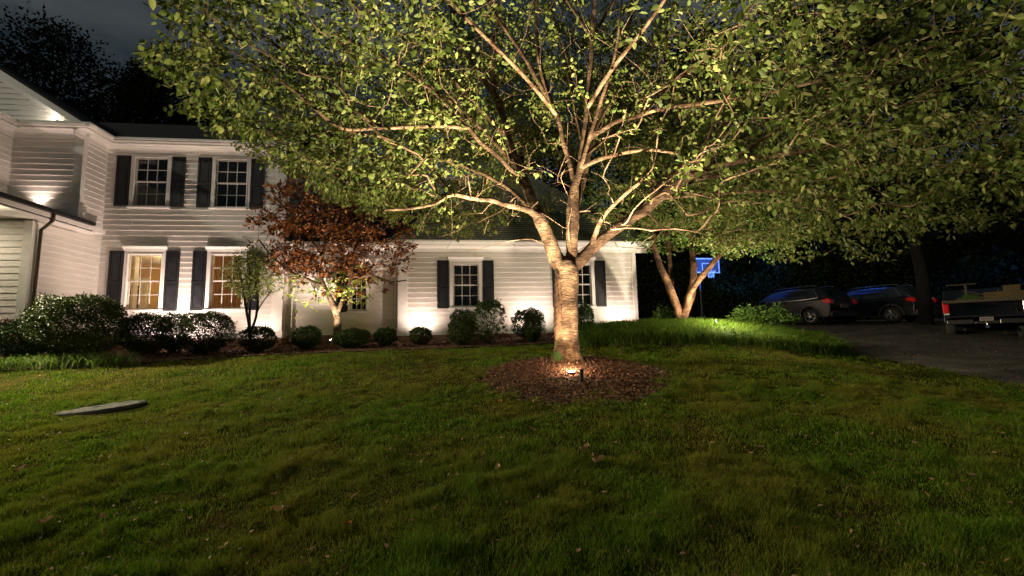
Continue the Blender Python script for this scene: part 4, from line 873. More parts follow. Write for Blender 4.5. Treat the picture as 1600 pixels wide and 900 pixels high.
leafy(-30, 10, 492, 560, 11.6, 'dusky reddish shrub cut by the left edge of the view', 1000, m='red_leaf')

# ------------------------------------------------------------------ grasses and mulch
def scatter(poly, n, box):
    X = rng.uniform(box[0], box[1], n); Y = rng.uniform(box[2], box[3], n); k = in_poly(X, Y, poly); return X[k], Y[k]
X, Y = scatter(LONG, 44000, (1.5, 10.2, 12, 16.6)); k = (Y < 15.6) & ((X-9.3)**2/1.2+(Y-15)**2 > .3); X, Y = X[k], Y[k]
cl = np.sin(X*6+np.sin(Y*5))+np.sin(Y*7+X*2); h = .56+.12*(cl > 0)+rng.uniform(-.12, .12, len(X)); h *= .88+.12*smooth(12.2, 12.9, Y)
tag(blades('long_grass', np.stack([X, Y, terr(X, Y)], 1), h, rng.uniform(.010, .018, len(X)), rng.uniform(.3, 1.1, len(X)), 'long_blade', segs=4, droop=.45), 'long arching ornamental grass massed at the right end of the wing', 'grass', kind='stuff')
LG = hpoly([(-16, -4.85), (-12.4, -4.4), (-10.3, -4.35), (-9.5, -3.9), (-10.1, -3.5), (-11.5, -3.7), (-13, -3.6), (-16, -3.7)])
X, Y = scatter(LG, 26000, (-18, -8, 7.5, 13.5)); h = rng.uniform(.32, .60, len(X))
tag(blades('strappy_grass', np.stack([X, Y, terr(X, Y)], 1), h, rng.uniform(.009, .016, len(X)), rng.uniform(.3, 1.1, len(X)), 'long_blade', segs=4, droop=.45), 'strappy green border grass edging the bed below the largest shrub', 'grass', kind='stuff')
# lawn blades, denser near the camera
HB = hpoly([(x, y-.05) for x, y in BEDF]+[(2.6, .2), (-19, .6)])
def lawn(n, y0, y1, hh, ww, name=None):
    u = rng.uniform(size=n); Y = np.sqrt(y0*y0+u*(y1*y1-y0*y0)); X = rng.uniform(-1.5, 1.5, n)*(Y+.8)
    k = (X < 9.95+.05*rng.normal(size=n)) & ~in_poly(X, Y, HB) & ~in_poly(X, Y, LONG) & ((X+6.53)**2/.40+(Y-7.42)**2/.18 > 1)
    k &= (X < 9.6) | (Y < 12.2); k &= Y < 17
    ed = np.hypot((X-TX+.02)/1.72, (Y-TY+1.25)/1.85); ed = ed+.10*np.sin(X*5+Y*3)*np.sin(Y*6-X*2); k &= rng.uniform(size=n) < smooth(.62, 1.12, ed)**1.5+.02
    pat = ((vnoise(X, Y, .7, 3)-.5)*3+(vnoise(X, Y, 2.1, 4)-.5)*2)*1.1; thin = smooth(-.5, -1.9, pat)*.6
    n2 = .6*vnoise(X, Y, 3.0, 8)+.4*vnoise(X, Y, 7.5, 9); thin = np.maximum(thin, .75*(1-smooth(.22, .44, n2)))
    bare = np.exp(-(((X-1.2)/3.2)**2+((Y-5.8)/1.2)**2)); thin = np.maximum(thin, bare*.6); k &= rng.uniform(size=n) > thin
    X, Y, pat, n2 = X[k], Y[k], pat[k], n2[k]; cl = np.clip(vnoise(X, Y, 6.5, 5)*1.5-.55, 0, 1)+.3*np.clip(vnoise(X, Y, 17, 6)*1.6-.6, 0, 1)
    h = hh*(.62+.14*pat+.75*np.clip(cl, 0, 1)**1.5)*rng.uniform(.6, 1.25, len(X))*(.72+.62*smooth(.40, .72, n2)); h = np.maximum(h, .015)
    return np.stack([X, Y, terr(X, Y)-.004], 1), h, ww*rng.uniform(.7, 1.3, len(X))*(.55+.45*Y/y1)
Pg, Hg, Wg = [], [], []
for n, y0, y1, hh, ww in ((360000, 2.2, 5.0, .064, .0055), (380000, 5.0, 8.5, .062, .0085), (360000, 8.5, 15.5, .060, .013)):
    a, b_, c = lawn(n, y0, y1, hh, ww); Pg.append(a); Hg.append(b_); Wg.append(c)
Pg = np.vstack(Pg); Hg = np.concatenate(Hg); Wg = np.concatenate(Wg)
tag(blades('lawn_grass', Pg, Hg, Wg, rng.uniform(.1, .9, len(Pg)), 'grass_blade', segs=2), 'uneven green lawn with thin brownish patches in front of the house', 'grass', kind='stuff')
def chips(name, X, Y, off, lab, size=(.02, .06)):
    n = len(X); d = rand_unit(n); d[:, 2] *= .3; nr = unit(rand_unit(n)*.5+[0, 0, .8]); ln_ = rng.uniform(*size, n)
    tag(leaf_cloud(name, np.stack([X, Y, terr(X, Y)+off+rng.uniform(0, .02, n)], 1), d, nr, ln_, ln_*.45, 'mulch_chip'), lab, 'mulch', kind='stuff')
n = 30000; rr_ = np.sqrt(rng.uniform(0, 1, n))*(1+.10*rng.normal(size=n)); th = rng.uniform(0, 6.283, n); X = TX-.02+1.72*rr_*np.cos(th); Y = TY-1.25+1.85*rr_*np.sin(th); chips('mulch_chips', X, Y, .025, 'coarse red brown wood mulch ringed about the big trunk')
X, Y = scatter(BEDM, 70000, (-16, 4, 9, 17)); chips('bark_mulch', X, Y, .032, 'brown bark mulch along the foot of the house walls', (.03, .07))
n = 5000; X = rng.uniform(9.9, 24, n); Y = rng.uniform(8.5, 24, n); k = in_poly(X, Y, DRIVE); X, Y = X[k], Y[k]
chips('leaf_litter', X, Y, .024, 'scattered dry leaf litter on the dark driveway', (.03, .08))
n = 5200; Y = np.sqrt(rng.uniform(2.4**2, 13**2, n)); X = rng.uniform(-1.2, 1.2, n)*Y; k = (X < 9.8) & ~in_poly(X, Y, HB); X, Y = X[k], Y[k]
chips('dry_clippings', X, Y, .03, 'tiny dry brown bits and clippings strewn through the lawn', (.02, .055))
# fallen leaves on the lawn
FL = [(30, 742, .10), (70, 826, .10), (160, 818, .06), (432, 808, .13), (478, 634, .07), (428, 782, .06), (652, 721, .05), (870, 650, .09), (915, 708, .14), (935, 728, .14), (778, 739, .08), (1065, 672, .05), (1320, 566, .08), (1190, 706, .06), (1260, 690, .05), (1500, 590, .06), (860, 639, .07), (1430, 700, .05), (960, 700, .07), (1100, 735, .07)]
def curled(name, s, m, loc, rz):
    n = 7; V = []; F = []
    for i in range(n):
        u = i/(n-1); wv = math.sin(math.pi*u)**.8*.32*s+.002
        for j, v in enumerate((-1, 0, 1)): V.append(((u-.5)*s, v*wv, .25*s*abs(v)**1.5*(1 if i % 2 else .8)+.12*s*math.cos(u*5)))
    for i in range(n-1):
        for j in range(2): F.append((3*i+j, 3*i+j+1, 3*i+j+4, 3*i+j+3))
    o = np_mesh(name, V, F, m); o.location = loc; o.rotation_euler = (rnd.uniform(-.3, .3), rnd.uniform(-.3, .3), rz); return o
FLAB = ['small dry leaf near the left edge of the lawn', 'pale curled leaf low in the left corner of the lawn', 'small leaf just right of the pale one in the left corner', 'long split leaf on the dark foreground grass left of centre', 'small leaf on the lawn between the utility lid and the mulch ring', 'little leaf just beyond the long split one', 'small brown leaf in the mid lawn, down left of the mulch ring', 'flat leaf at the front rim of the mulch ring, right one of two', 'broad tan leaf on the thin patch, upper one of two', 'broad tan leaf on the thin patch, lower one of two', 'narrow leaf left of the two broad tan leaves', 'brown leaf on the lawn down right of the mulch ring', 'dry leaf lying near the end of the long grass bed', 'small leaf on the right lawn, left of two close ones', 'small leaf on the right lawn, right of two close ones', 'dry leaf at the driveway edge of the lawn', 'flat leaf at the front rim of the mulch ring, left one of two', 'lone dry leaf far out on the right lawn', 'curled leaf just right of the upper broad tan leaf', 'curled leaf on the lawn right of the two broad tan leaves']
for (x, y, s), lab in zip(FL, FLAB):
    q = ground_at(x, y); tag(curled('fallen_leaf', s, 'dead_leaf', (q[0], q[1], q[2]+.055), rnd.uniform(0, 6)), lab, 'leaf', 'dry leaves fallen on the lawn')
for x, y, s, l in ((781, 632, .09, 'bright orange leaf on the lawn left of the mulch ring'), (543, 829, .07, 'bright orange leaf in the dark grass low in the view')):
    q = ground_at(x, y); tag(curled('orange_leaf', s, 'orange_leaf', (q[0], q[1], q[2]+.05), 1.0), l, 'leaf')
# round lid on the lawn
q = ground_at(160, 637); sl_ = (float(terr(q[0]+.5, q[1]))-float(terr(q[0]-.5, q[1])))
b = MB(); b.cyl((0, 0, -.03), (0, 0, .020), .60, .60, 48); b.cyl((0, 0, .020), (0, 0, .030), .585, .575, 48); b.box(-.12, .12, -.02, .02, .029, .036)
o = b.build('utility_cover', 'concrete_lid'); o.location = (q[0], q[1], q[2]-.005); o.scale = (1, .62, 1); o.rotation_euler = (math.radians(4), math.radians(-5), math.radians(20)); tag(o, 'flat round grey utility lid set in the lawn on the left', 'utility lid')

# ------------------------------------------------------------------ cars
def wheel(par, x, y, side, R=.35, wd=.22, spokes=5):
    e = MB(); n = 28; prof = [(R*.66, -wd/2), (R*.93, -wd/2), (R, -wd/2+.03), (R, wd/2-.03), (R*.93, wd/2), (R*.66, wd/2)]
    V = []; F = []
    for i in range(n):
        t = 2*math.pi*i/n
        for r, yy in prof: V.append((x+r*math.cos(t), y+yy, R+r*math.sin(t)))
    k = len(prof)
    for i in range(n):
        for j in range(k): F.append((i*k+j, ((i+1) % n)*k+j, ((i+1) % n)*k+(j+1) % k, i*k+(j+1) % k))
    wl = np_mesh('wheel', V, F, 'tyre', par, True)
    b = MB(); yo = y+side*(wd/2-.02); b.cyl((x, yo-side*.02, R), (x, yo+side*.012, R), .06, seg=12)
    for i in range(spokes*2):
        t = 2*math.pi*(i//2)/spokes+(.16 if i % 2 else -.16); a0 = t
        c_, s_ = math.cos(a0), math.sin(a0); b.cyl((x+.05*c_, yo, R+.05*s_), (x+R*.63*c_, yo-side*.005, R+R*.63*s_), .020, .016, 6)
    n = 28
    for i in range(n):
        t0, t1 = 2*math.pi*i/n, 2*math.pi*(i+1)/n
        b.cyl((x+R*.64*math.cos(t0), yo, R+R*.64*math.sin(t0)), (x+R*.64*math.cos(t1), yo, R+R*.64*math.sin(t1)), .018, seg=5, cap=False)
    b.build('rim', 'alloy', wl)
    MB().cyl((x, y-.05, R), (x, yo-side*.06, R), R*.62, seg=20).build('hub_disc', 'car_plastic', wl)
def loft(rows, name, m, parent, sm=True, bevel=0):
    """rows: list of stations, each a list of (x,y,z) for the half section (y>=0); mirrored"""
    k = len(rows[0]); V = []; F = []
    for r in rows: V += [tuple(p) for p in r]+[(p[0], -p[1], p[2]) for p in reversed(r)]
    w_ = 2*k
    for i in range(len(rows)-1):
        for j in range(w_): F.append((i*w_+j, (i+1)*w_+j, (i+1)*w_+(j+1) % w_, i*w_+(j+1) % w_))
    F.append(tuple(range(w_))); F.append(tuple(range(len(rows)*w_-1, (len(rows)-1)*w_-1, -1)))
    b = MB(); b.V = V; b.F = F; o = b.build(name, m, parent, sm=sm)
    s_ = o.modifiers.new('round', 'SUBSURF'); s_.levels = 1; s_.render_levels = 2; return o
def suv(loc, rz, label, paint, L_=4.6, W=1.86, H=1.68, plate_txt='HVK 27', rails=True):
    """x forward, origin under the middle of the car"""
    t = empty('parked_car', tuple(loc), rz, label, 'car', 'cars parked on the driveway'); h = L_/2; w2 = W/2; R = .355
    xf, xr = h-.90, -h+.92
    # lower body with real wheel arches: side outline, crowned across
    def arch(cx, r, n=9, rev=False):
        a = np.linspace(math.pi, 0, n); return [(cx+r*math.cos(q), .34+r*math.sin(q)) for q in a]
    bot = [(-h+.05, .42), (-h+.12, .27)]+arch(xr, .43)+arch(xf, .43)+[(h-.15, .25), (h-.03, .40)]
    top = [(h, .62), (h-.04, .80), (h-.30, .93), (h-1.05, 1.04), (0.2, 1.06), (-h+.5, 1.10), (-h+.08, 1.06), (-h, .78)]
    out = bot+top; b = MB(); k = len(out)
    for yy, sc in ((-w2, 1), (-w2+.0, 1)): pass
    lev = [(-w2+.10, .985, .0), (-w2+.0, 1, 0), (w2-.0, 1, 0), (w2-.10, .985, 0)]
    V = []; F = []
    cxm, czm = 0, .7
    for yy, sc in ((-w2, .955), (-w2*.965, 1.0), (w2*.965, 1.0), (w2, .955)):
        for x, z in out: V.append((cxm+(x-cxm)*(1-(1-sc)*.35), yy, z if z < .78 else z-(1-sc)*1.0))
    for i in range(3):
        for j in range(k): F.append((i*k+j, (i+1)*k+j, (i+1)*k+(j+1) % k, i*k+(j+1) % k))
    F.append(tuple(range(k-1, -1, -1))); F.append(tuple(range(3*k, 4*k)))
    b.V = V; b.F = F; body = b.build('body', paint, t, bevel=.03)
    # cabin
    def st(x, z, wl, wu, zt): return [(x, 0, zt), (x, wu*.75, zt-.012), (x, wu, zt-.06), (x, (wl+wu)/2+.01, (z+zt)/2), (x, wl, z), (x, 0, z)]
    rows = []
    for x, zb_, wl, wu, zt in ((-h+.10, 1.0, w2*.90, w2*.80, 1.10), (-h+.22, 1.0, w2*.93, w2*.76, H-.30), (-h+.42, 1.0, w2*.95, w2*.74, H-.06), (-h+1.0, 1.0, w2*.96, w2*.76, H), (-.2, 1.0, w2*.96, w2*.77, H), (.45, 1.0, w2*.96, w2*.76, H-.04), (.85, 1.0, w2*.95, w2*.74, H-.20), (1.35, 1.0, w2*.94, w2*.80, 1.12)):
        rows.append(st(x, zb_, wl, wu, zt))
    cab = loft(rows, 'cabin', paint, t)
    # glass: side windows, rear window, windscreen sit a few millimetres proud
    g = MB()
    for s in (-1, 1):
        def sw(z): return s*(w2*.955-(z-1.08)/(H-.18-1.08)*(w2*.175)+.012)
        for poly in (((-h+.50, 1.16), (-h+1.02, 1.12), (-h+1.02, H-.17), (-h+.78, H-.18)), ((-h+1.08, 1.12), (-.22, 1.12), (-.22, H-.15), (-h+1.08, H-.16)), ((-.15, 1.12), (.98, 1.12), (.50, H-.19), (-.15, H-.15))):
            g.face([(x, sw(z), z) for x, z in poly])
    g.face([(-h+.135, -w2*.72, 1.16), (-h+.135, w2*.72, 1.16), (-h+.30, w2*.64, H-.17), (-h+.30, -w2*.64, H-.17)])
    g.face([(1.33, -w2*.76, 1.14), (1.33, w2*.76, 1.14), (.86, w2*.66, H-.17), (.86, -w2*.66, H-.17)]); g.build('window_glass', 'car_glass', t)
    for s in (-1, 1):
        b = MB(); zs = 1.105
        b.cyl((-h+.5, s*(w2*.955+.005), zs+.04), (-h+1.05, s*(w2*.955+.012), zs), .012, seg=5); b.cyl((-h+1.05, s*(w2*.955+.012), zs), (1.05, s*(w2*.955+.012), zs), .012, seg=5)
        b.cyl((1.05, s*(w2*.955+.01), zs), (.50, s*(w2*.79), H-.17), .012, seg=5); b.cyl((.50, s*(w2*.79), H-.17), (-.2, s*(w2*.79+.01), H-.12), .012, seg=5); b.cyl((-.2, s*(w2*.79+.01), H-.12), (-h+.78, s*(w2*.79), H-.15), .012, seg=5); b.cyl((-h+.78, s*(w2*.79), H-.15), (-h+.5, s*(w2*.955+.005), zs+.04), .012, seg=5)
        b.build('window_trim', 'chrome', t)
        if rails:
            b = MB(); b.cyl((-h+.7, s*w2*.66, H-.01), (-h+.85, s*w2*.66, H+.045), .014, seg=6); b.cyl((-h+.85, s*w2*.66, H+.045), (.25, s*w2*.66, H+.035), .014, seg=6); b.cyl((.25, s*w2*.66, H+.035), (.42, s*w2*.66, H-.03), .014, seg=6); b.build('roof_rail', 'chrome', t)
        b = MB(); pts = [(-h-.015, .86), (-h-.01, 1.03), (-h+.10, 1.07), (-h+.34, 1.05), (-h+.30, .93), (-h+.08, .88)]
        y0, y1 = s*(w2-.22), s*(w2+.006); b.prism(pts, 'y', min(y0, y1), max(y0, y1)); b.build('tail_light', 'red_lens', t)
        b = MB(); b.box(-h-.02, -h+.03, min(s*w2*.62, s*w2*.9), max(s*w2*.62, s*w2*.9), .47, .52); b.build('reflector', 'red_lens', t)
        b = MB(); b.prism([(h-.30, .70), (h-.02, .68), (h-.05, .80), (h-.38, .88)], 'y', min(s*(w2-.3), s*(w2+.004)), max(s*(w2-.3), s*(w2+.004))); b.build('headlight', 'car_glass', t)
        b = MB(); b.box(.75, .92, min(s*(w2), s*(w2+.2)), max(s*(w2), s*(w2+.2)), 1.08, 1.22); b.build('wing_mirror', paint, t, bevel=.03)
        for cx in (xf, xr):
            b = MB(); n = 14; a = np.linspace(math.pi*1.02, -.02*math.pi, n); o_ = [(cx+.50*math.cos(q), .34+.50*math.sin(q)) for q in a]; i_ = [(cx+.425*math.cos(q), .34+.425*math.sin(q)) for q in a[::-1]]
            b.prism(o_+i_, 'y', min(s*(w2-.03), s*(w2+.018)), max(s*(w2-.03), s*(w2+.018))); b.build('arch_trim', 'car_plastic', t)
            wheel(t, cx, s*(w2-.12), s, R)
        for x in (-.95, .05): MB().box(x, x+.17, min(s*(w2-.0), s*(w2+.025)), max(s*(w2-.0), s*(w2+.025)), .93, .955).build('door_handle', paint, t)
    b = MB(); b.box(-h-.05, -h+.25, -w2+.02, w2-.02, .30, .50); b.box(-h-.03, -h+.1, -w2*.6, w2*.6, .50, .56); b.build('rear_bumper', 'car_plastic', t, bevel=.03)
    MB().box(-h-.03, -h-.005, -.26, .26, .70, .84).build('licence_plate', 'plate', t)
    b = MB()
    for i in range(6): b.box(-h-.034, -h-.031, -.21+i*.07, -.165+i*.07, .74, .81)
    b.build('plate_characters', 'plate_ink', t)
    return t
a66 = math.radians(180-66)
def place_by_wheel(px, py, D, rz, L_=4.6, W=1.86):
    q = P(px, py, D); lx, ly = -L_/2+.92, W/2     # near (left) rear wheel foot
    c, s = math.cos(rz), math.sin(rz); return (q[0]-(c*lx-s*ly), q[1]-(s*lx+c*ly), float(terr(q[0], q[1]))+.02)
suv(place_by_wheel(1266, 505, 20, a66), a66, 'grey crossover car with red tail lamp lit, half behind the arching shrub', 'car_grey')
suv(place_by_wheel(1394, 502, 20.3, a66), a66, 'dark crossover car outlined in blue light, parked beside the grey one', 'car_dark')
# --- pickup with its tailgate down, and its load
def pickup():
    rz = math.radians(180-134); q = P(1543, 513, 14.6); gz = float(terr(q[0], q[1]))+.02; zt = P(1543, 470, 14.6)[2]-gz
    t = empty('pickup_truck', (q[0], q[1], gz), rz, 'dark pickup truck with lowered tailgate and a red tail lamp at the right edge', 'truck'); W = 1.96; w2 = W/2
    b = MB(); b.box(0, 2.0, -w2, -w2+.10, .55, 1.34); b.box(0, 2.0, w2-.10, w2, .55, 1.34); b.box(1.95, 2.0, -w2+.1, w2-.1, .8, 1.34); b.box(0, 2.0, -w2+.1, w2-.1, .72, .80); b.build('cargo_bed', 'car_dark', t, bevel=.02)
    MB().box(-.56, -.01, -w2+.02, w2-.02, zt-.05, zt+.04).build('tailgate', 'weathered_wood', t, bevel=.01)
    b = MB(); pr = [(2.05, .5), (5.3, .5), (5.45, .75), (5.35, 1.1), (4.2, 1.22), (3.75, 1.75), (2.35, 1.8), (2.08, 1.25)]; b.prism(pr, 'y', -w2, w2); b.build('cab', 'car_dark', t, bevel=.06)
    b = MB(); b.face([(2.07, -.7, 1.32), (2.07, .7, 1.32), (2.26, .62, 1.7), (2.26, -.62, 1.7)]); b.build('window_glass', 'car_glass', t)
    for s in (-1, 1):
        MB().box(-.02, .06, min(s*(w2-.16), s*(w2+.004)), max(s*(w2-.16), s*(w2+.004)), .88, 1.30).build('tail_light', 'red_lens', t, bevel=.03)
        MB().box(-.025, .03, min(s*(w2-.15), s*(w2-.01)), max(s*(w2-.15), s*(w2-.01)), .83, .875).build('reverse_light', 'pipe_white', t)
        for cx in (.95, 4.5): wheel(t, cx, s*(w2-.14), s, .39, .25)
    b = MB(); b.box(-.22, -.02, -w2+.06, -.28, .50, .66); b.box(-.22, -.02, .28, w2-.06, .50, .66); b.box(-.18, -.02, -.28, .28, .50, .60); b.build('rear_bumper', 'dull_chrome', t, bevel=.025)
    MB().box(-.20, -.185, -.155, .155, .605, .70+.02).build('licence_plate', 'plate', t)
    b = MB()
    for i in range(6): b.box(-.205, -.201, -.13+i*.045, -.10+i*.045, .635, .695)
    b.build('plate_characters', 'plate_ink', t)
    b = MB(); b.box(-.3, .2, -.04, .04, .38, .46); b.cyl((-.27, 0, .46), (-.27, 0, .53), .012, seg=8); b.cyl((-.27, 0, .52), (-.27, 0, .57), .028, seg=10); b.build('tow_hitch', 'chrome', t)
    b = MB(); b.cyl((.2, .5, .38), (-.08, .52, .34), .035, seg=10); b.build('exhaust', 'chrome', t)
    c, s = math.cos(rz), math.sin(rz)
    def at(x, y, z): return (q[0]+c*x-s*y, q[1]+s*x+c*y, gz+z)
    def load(name, bm, m, x, y, z, lab, cat, r=0):
        o = bm.build(name, m, bevel=.004); o.location = at(x, y, z); o.rotation_euler = (0, 0, rz+r); tag(o, lab, cat); return o
    load('lumber_box', MB().box(-.2, .2, -.9, .0, 0, .20), 'lumber', -.26, .0, zt+.045, 'long yellow wooden box lying on the lowered tailgate', 'wooden box')
    b = MB(); b.box(-.12, .12, -.25, .1, 0, .16); b.box(-.14, .14, -.27, .12, .161, .19); load('wooden_crate', b, 'lumber', -.2, -.55, zt+.25, 'small lidded wooden crate on top of the yellow box', 'crate')
    b = MB(); b.box(-.25, .25, -.3, .3, 0, .03); b.box(-.22, -.18, -.03, .03, .03, .5); b.box(-.26, -.14, -.25, .45, .5, .53); load('wooden_trestle', b, 'weathered_wood', .1, .38, zt+.045, 'bare wooden trestle with a top rail standing in the truck bed', 'trestle')
    b = MB(); b.box(-.1, .1, -.2, .2, 0, .14); b.box(-.08, .08, -.15, .15, .141, .17); load('tool_case', b, 'shrub_leaf' if False else 'moss', -.3, .30, zt+.045, 'small green tool case at the left of the truck load', 'case')
    b = MB(); b.cyl((0, -.35, .05), (0, .35, .3), .02, seg=8); b.cyl((0, -.5, .28), (0, -.34, .04), .018, seg=8); b.cyl((.1, -.2, .04), (.1, .5, .04), .03, seg=8); load('garden_tools', b, 'weathered_wood', .5, .1, zt+.10, 'loose wooden tool handles piled in the truck bed', 'tools')
pickup()
# --- basketball hoop and added blue floodlight
def hoop():
    c = P(1104, 415, 26); gz = float(terr(c[0], c[1])); rz = math.radians(10)
    t = empty('basketball_hoop', (c[0], c[1], gz), rz, 'basketball hoop glowing blue behind the rear tree', 'basketball hoop'); h = c[2]-gz
    MB().cyl((0, .75, 0), (0, .75, h-.4), .06, seg=12).build('pole', 'board_black', t)
    b = MB(); b.cyl((0, .75, h-.9), (0, .05, h-.2), .04, seg=8); b.cyl((0, .75, h-.45), (0, .05, h+.15), .04, seg=8); b.build('support_arm', 'board_black', t)
    w2, hh = .82, .44
    MB().box(-w2, w2, 0, .03, h-hh, h+hh).build('backboard', 'board_clear', t)
    b = MB(); e = .075
    b.box(-w2, w2, -.008, -.003, h+hh-e, h+hh); b.box(-w2, w2, -.008, -.003, h-hh, h-hh+e); b.box(-w2, -w2+e, -.008, -.003, h-hh+e, h+hh-e); b.box(w2-e, w2, -.008, -.003, h-hh+e, h+hh-e)
    b.box(-.30, .30, -.008, -.003, h+.10, h+.15); b.box(-.30, -.25, -.008, -.003, h-.32, h+.10); b.box(.25, .30, -.008, -.003, h-.32, h+.10); b.box(-.25, .25, -.008, -.003, h-.32, h-.27); b.build('board_lines', 'board_white', t)
    b = MB(); n = 20
    for i in range(n):
        a0, a1 = 2*math.pi*i/n, 2*math.pi*(i+1)/n; b.cyl((.23*math.cos(a0), -.38+.23*math.sin(a0), h-.33), (.23*math.cos(a1), -.38+.23*math.sin(a1), h-.33), .010, seg=5, cap=False)
    b.box(-.06, .06, -.16, 0, h-.36, h-.33); b.build('rim', 'hoop_orange', t)
    b = MB()
    for i in range(12):
        for s in (1, -1):
            a0, a1 = 2*math.pi*i/12, 2*math.pi*(i+s)/12; b.cyl((.23*math.cos(a0), -.38+.23*math.sin(a0), h-.33), (.15*math.cos(a1), -.38+.15*math.sin(a1), h-.75), .005, seg=3, cap=False)
    b.build('net', 'board_white', t); return c
hc = hoop()
fl = hw(4.75, 3.4, 4.35); t = empty('added_blue_flood', tuple(fl), YAW, 'added unseen blue floodlight on the far end of the garage side wall', 'floodlight')  # unseen lamp added to throw blue on the hoop and cars
MB().box(0, .10, -.10, .10, 0, .16).build('housing', 'black_metal', t, bevel=.01); MB().box(.101, .106, -.085, .085, .015, .145).build('lens', 'lens_blue', t)
lamp('SPOT', 'added_blue_beam', fl+UX*.3+np.array([0, 0, .05]), 5000, (.04, .20, 1), size=.08, spot=20, blend=.5, aim=hc)
lamp('SPOT', 'added_blue_beam', fl+UX*.3+np.array([0, 0, .10]), 5200, (.03, .16, 1), size=.12, spot=17, blend=.8, aim=(12.8, 21.8, 4.05))
lamp('SPOT', 'added_blue_beam', fl+UX*.3+np.array([0, 0, .12]), 9500, (.03, .16, 1), size=.12, spot=13, blend=.8, aim=(16.6, 21.6, 4.1))
# unseen warm lamp added on the side wall to make the pool on the driveway
wl_ = hw(4.72, 5.2, 4.2); t = empty('added_lantern', tuple(wl_), YAW, 'added unseen wall lantern on the side wall of the wing facing the driveway', 'wall lamp')
b = MB(); b.box(0, .03, -.05, .05, -.1, .1); b.box(.03, .16, -.06, .06, .09, .11); b.build('bracket', 'black_metal', t); MB().box(.05, .14, -.045, .045, -.08, .088).build('lens', 'lens_glow', t)
lamp('SPOT', 'added_lantern_beam', wl_+UX*.3+np.array([0, 0, -.12]), 420, (1, .74, .52), size=.06, spot=54, blend=1, aim=(11.4, 16.6, 1.7))

# ------------------------------------------------------------------ woods
def big_tree(x, y, h, w_, label, n=2600, low=.12, leaf=(.22, .38)):
    gz = float(terr(x, y)); o = empty('woodland_tree', (x, y, gz-.1), 0, label, 'tree', 'dark woodland trees behind the house')
    pts = np.array([[0, 0, 0, w_*.045+.1], [.2, .1, h*.3, w_*.035+.08], [-.1, .2, h*.6, .12], [0, 0, h*.92, .03]]); c = catmull(pts, .8); ch = [(c[:, :3], c[:, 3])]
    for k in range(14):
        z0 = h*rng.uniform(.22, .8); a = rng.uniform(0, 6.28); r = w_*rng.uniform(.35, .5)*(1-.5*z0/h); e = np.array([math.cos(a)*r, math.sin(a)*r, z0+r*.6]); u = np.linspace(0, 1, 6)[:, None]
        ch.append((np.array([0, 0, z0])*(1-u)+e*u+np.array([0, 0, .4])*np.sin(u*3.14), np.linspace(.09, .02, 6)))
    V, F = tubes(ch, lambda r: 8 if r > .1 else 5); np_mesh('trunk', V, F, 'woods_bark', o, True)
    C = []
    nc = 120
    for k in range(nc):
        u = rng.uniform(low, 1); rad = w_*.5*math.sin(math.pi*min(1, (u*.80+.18)))**.6; a = rng.uniform(0, 6.28); rr = rad*rng.uniform(.35, 1)**.5
        C.append((rr*math.cos(a), rr*math.sin(a), u*h*.97, w_*rng.uniform(.10, .19)))
    C = np.array(C); i = rng.integers(0, nc, n); d = rand_unit(n); pos = C[i, :3]+d*(C[i, 3]*rng.uniform(.3, 1.1, n))[:, None]*[1, 1, .75]
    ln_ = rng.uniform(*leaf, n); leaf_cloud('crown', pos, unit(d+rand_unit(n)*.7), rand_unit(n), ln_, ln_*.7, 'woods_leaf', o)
WT = [(-32.5, 37, 23, 13, 'dark woodland tree filling between the two tallest at the far left'), (-26, 38, 21, 11, 'dark woodland tree sloping down toward the main roof'), (-21, 39, 17.5, 11, 'broad dark woodland tree over the middle of the main roof'), (-15, 40, 15, 10, 'dark woodland tree half hidden by the cherry crown edge'),(-36, 34, 25, 12, 'tall rounded woodland tree above the gable at the far left'), (-29, 36, 22.5, 10, 'dark woodland tree right of the tallest one over the roof'), (-23.5, 37, 18.5, 9, 'lower dark woodland tree above the main roof'), (-18.5, 38, 16, 8, 'lowest woodland tree crown above the upper windows'),
      (-11, 40, 13, 8, 'dark woodland tree behind the main block, seen under the cherry crown'), (-4, 40, 13, 8, 'dark woodland tree behind the connector roof'), (3, 38, 17, 10, 'dark woodland tree behind the garage roof'),
      (9, 36, 20, 10, 'dark woodland tree behind the basketball hoop'), (15, 34, 24, 11, 'tall dark woodland tree behind the grey car'), (21, 31, 24, 10, 'tall dark woodland tree behind the blue lit car'), (27, 29, 24, 10, 'tall dark woodland tree behind the truck'), (33, 26, 24, 11, 'tall dark woodland tree at the right edge'), (40, 22, 22, 11, 'dark woodland tree beyond the right edge'), (18.5, 42, 28, 12, 'tallest woodland tree over the driveway'), (30, 38, 28, 13, 'broad woodland tree far behind the truck')]
for x, y, h, w_, lab in WT: big_tree(x, y, h, w_, lab, n=26000 if x < -14 else 8000, leaf=(.14, .28) if x < -14 else (.22, .38))
n = 60000; X = rng.uniform(6, 48, n); Y = 33-(X-6)*.30+rng.uniform(-1.5, 1.5, n); Zt = 4.5+1.3*np.sin(X*.9)+.8*np.sin(X*2.3); Z = terr(X, Y)+rng.uniform(0, 1, n)*Zt
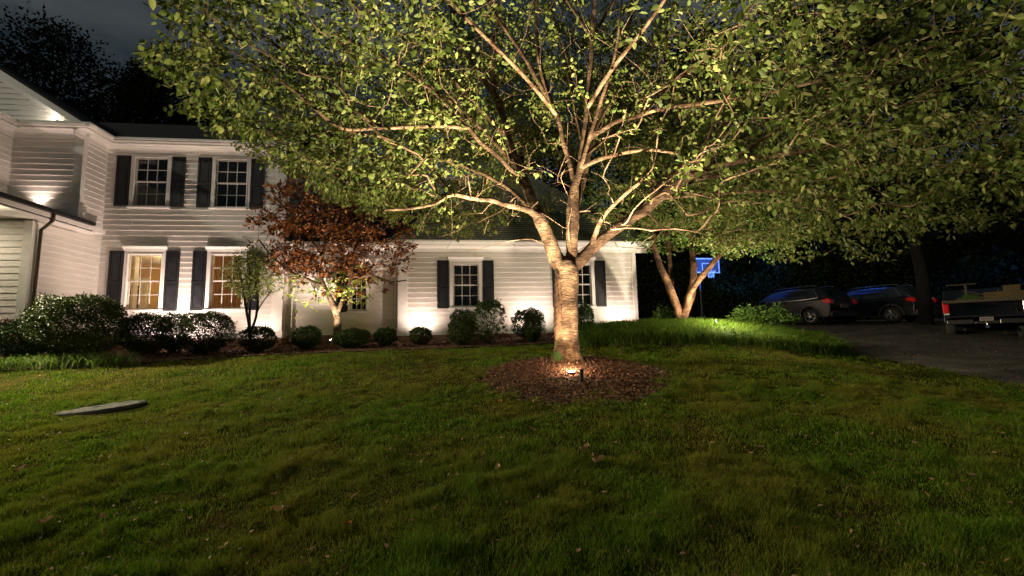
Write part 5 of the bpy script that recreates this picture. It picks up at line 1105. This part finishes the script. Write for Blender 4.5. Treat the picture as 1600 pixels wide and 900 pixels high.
ln_ = rng.uniform(.12, .24, n); tag(leaf_cloud('undergrowth', np.stack([X, Y, Z], 1), rand_unit(n), rand_unit(n), ln_, ln_*.7, 'woods_leaf'), 'black woodland undergrowth behind the parked cars', 'undergrowth', kind='stuff')
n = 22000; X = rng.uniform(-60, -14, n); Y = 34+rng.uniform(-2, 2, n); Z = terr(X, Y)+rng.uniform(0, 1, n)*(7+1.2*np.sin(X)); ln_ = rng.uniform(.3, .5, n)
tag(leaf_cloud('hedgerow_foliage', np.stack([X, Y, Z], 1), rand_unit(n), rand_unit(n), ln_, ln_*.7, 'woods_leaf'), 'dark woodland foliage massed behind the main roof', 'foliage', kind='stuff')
X = np.linspace(-4, 120, 60); V = []; F = []
for i, x in enumerate(X):
    h_ = (3.5+13.5*smooth(2, 14, x)+1.5*np.sin(x*.4)); y0 = 44-.32*max(0, x-8)
    for j in range(7): u = j/6; V.append((x+.6*math.sin(i*1.7+j), y0+u*16+.5*math.sin(i*2.1+j*3), terr(x, 44)-1+h_*math.sin(min(1, u*1.35)*math.pi/2)))
for i in range(len(X)-1):
    for j in range(6): q = i*7+j; F.append((q, q+7, q+8, q+1))
np_mesh('woods_backing', V, F, 'dark_backing', smooth_=True)['kind'] = 'structure'  # dark ridge added behind the woods to block sky between leaves
# dark bare trunk by the cars
q = P(1447, 505, 18.5); gz = float(terr(q[0], q[1])); o = empty('driveway_tree', (q[0], q[1], gz-.1), 0, 'straight dark trunk between the blue lit car and the truck', 'tree')
pts = catmull([(0, 0, 0, .26), (.05, 0, 2, .21), (-.1, .1, 5, .18), (.1, .2, 8, .14), (0, .2, 12, .08)], .4); V, F = tubes([(pts[:, :3], pts[:, 3])], lambda r: 12); np_mesh('trunk', wobble(V, .01, 6), F, 'woods_bark', o, True)
n = 2500; d = rand_unit(n); ln_ = rng.uniform(.15, .3, n); leaf_cloud('crown', d*(rng.uniform(.2, 1, n)**.5)[:, None]*[3, 3, 3]+[0, .2, 10], unit(d+rand_unit(n)), rand_unit(n), ln_, ln_*.6, 'woods_leaf', o)
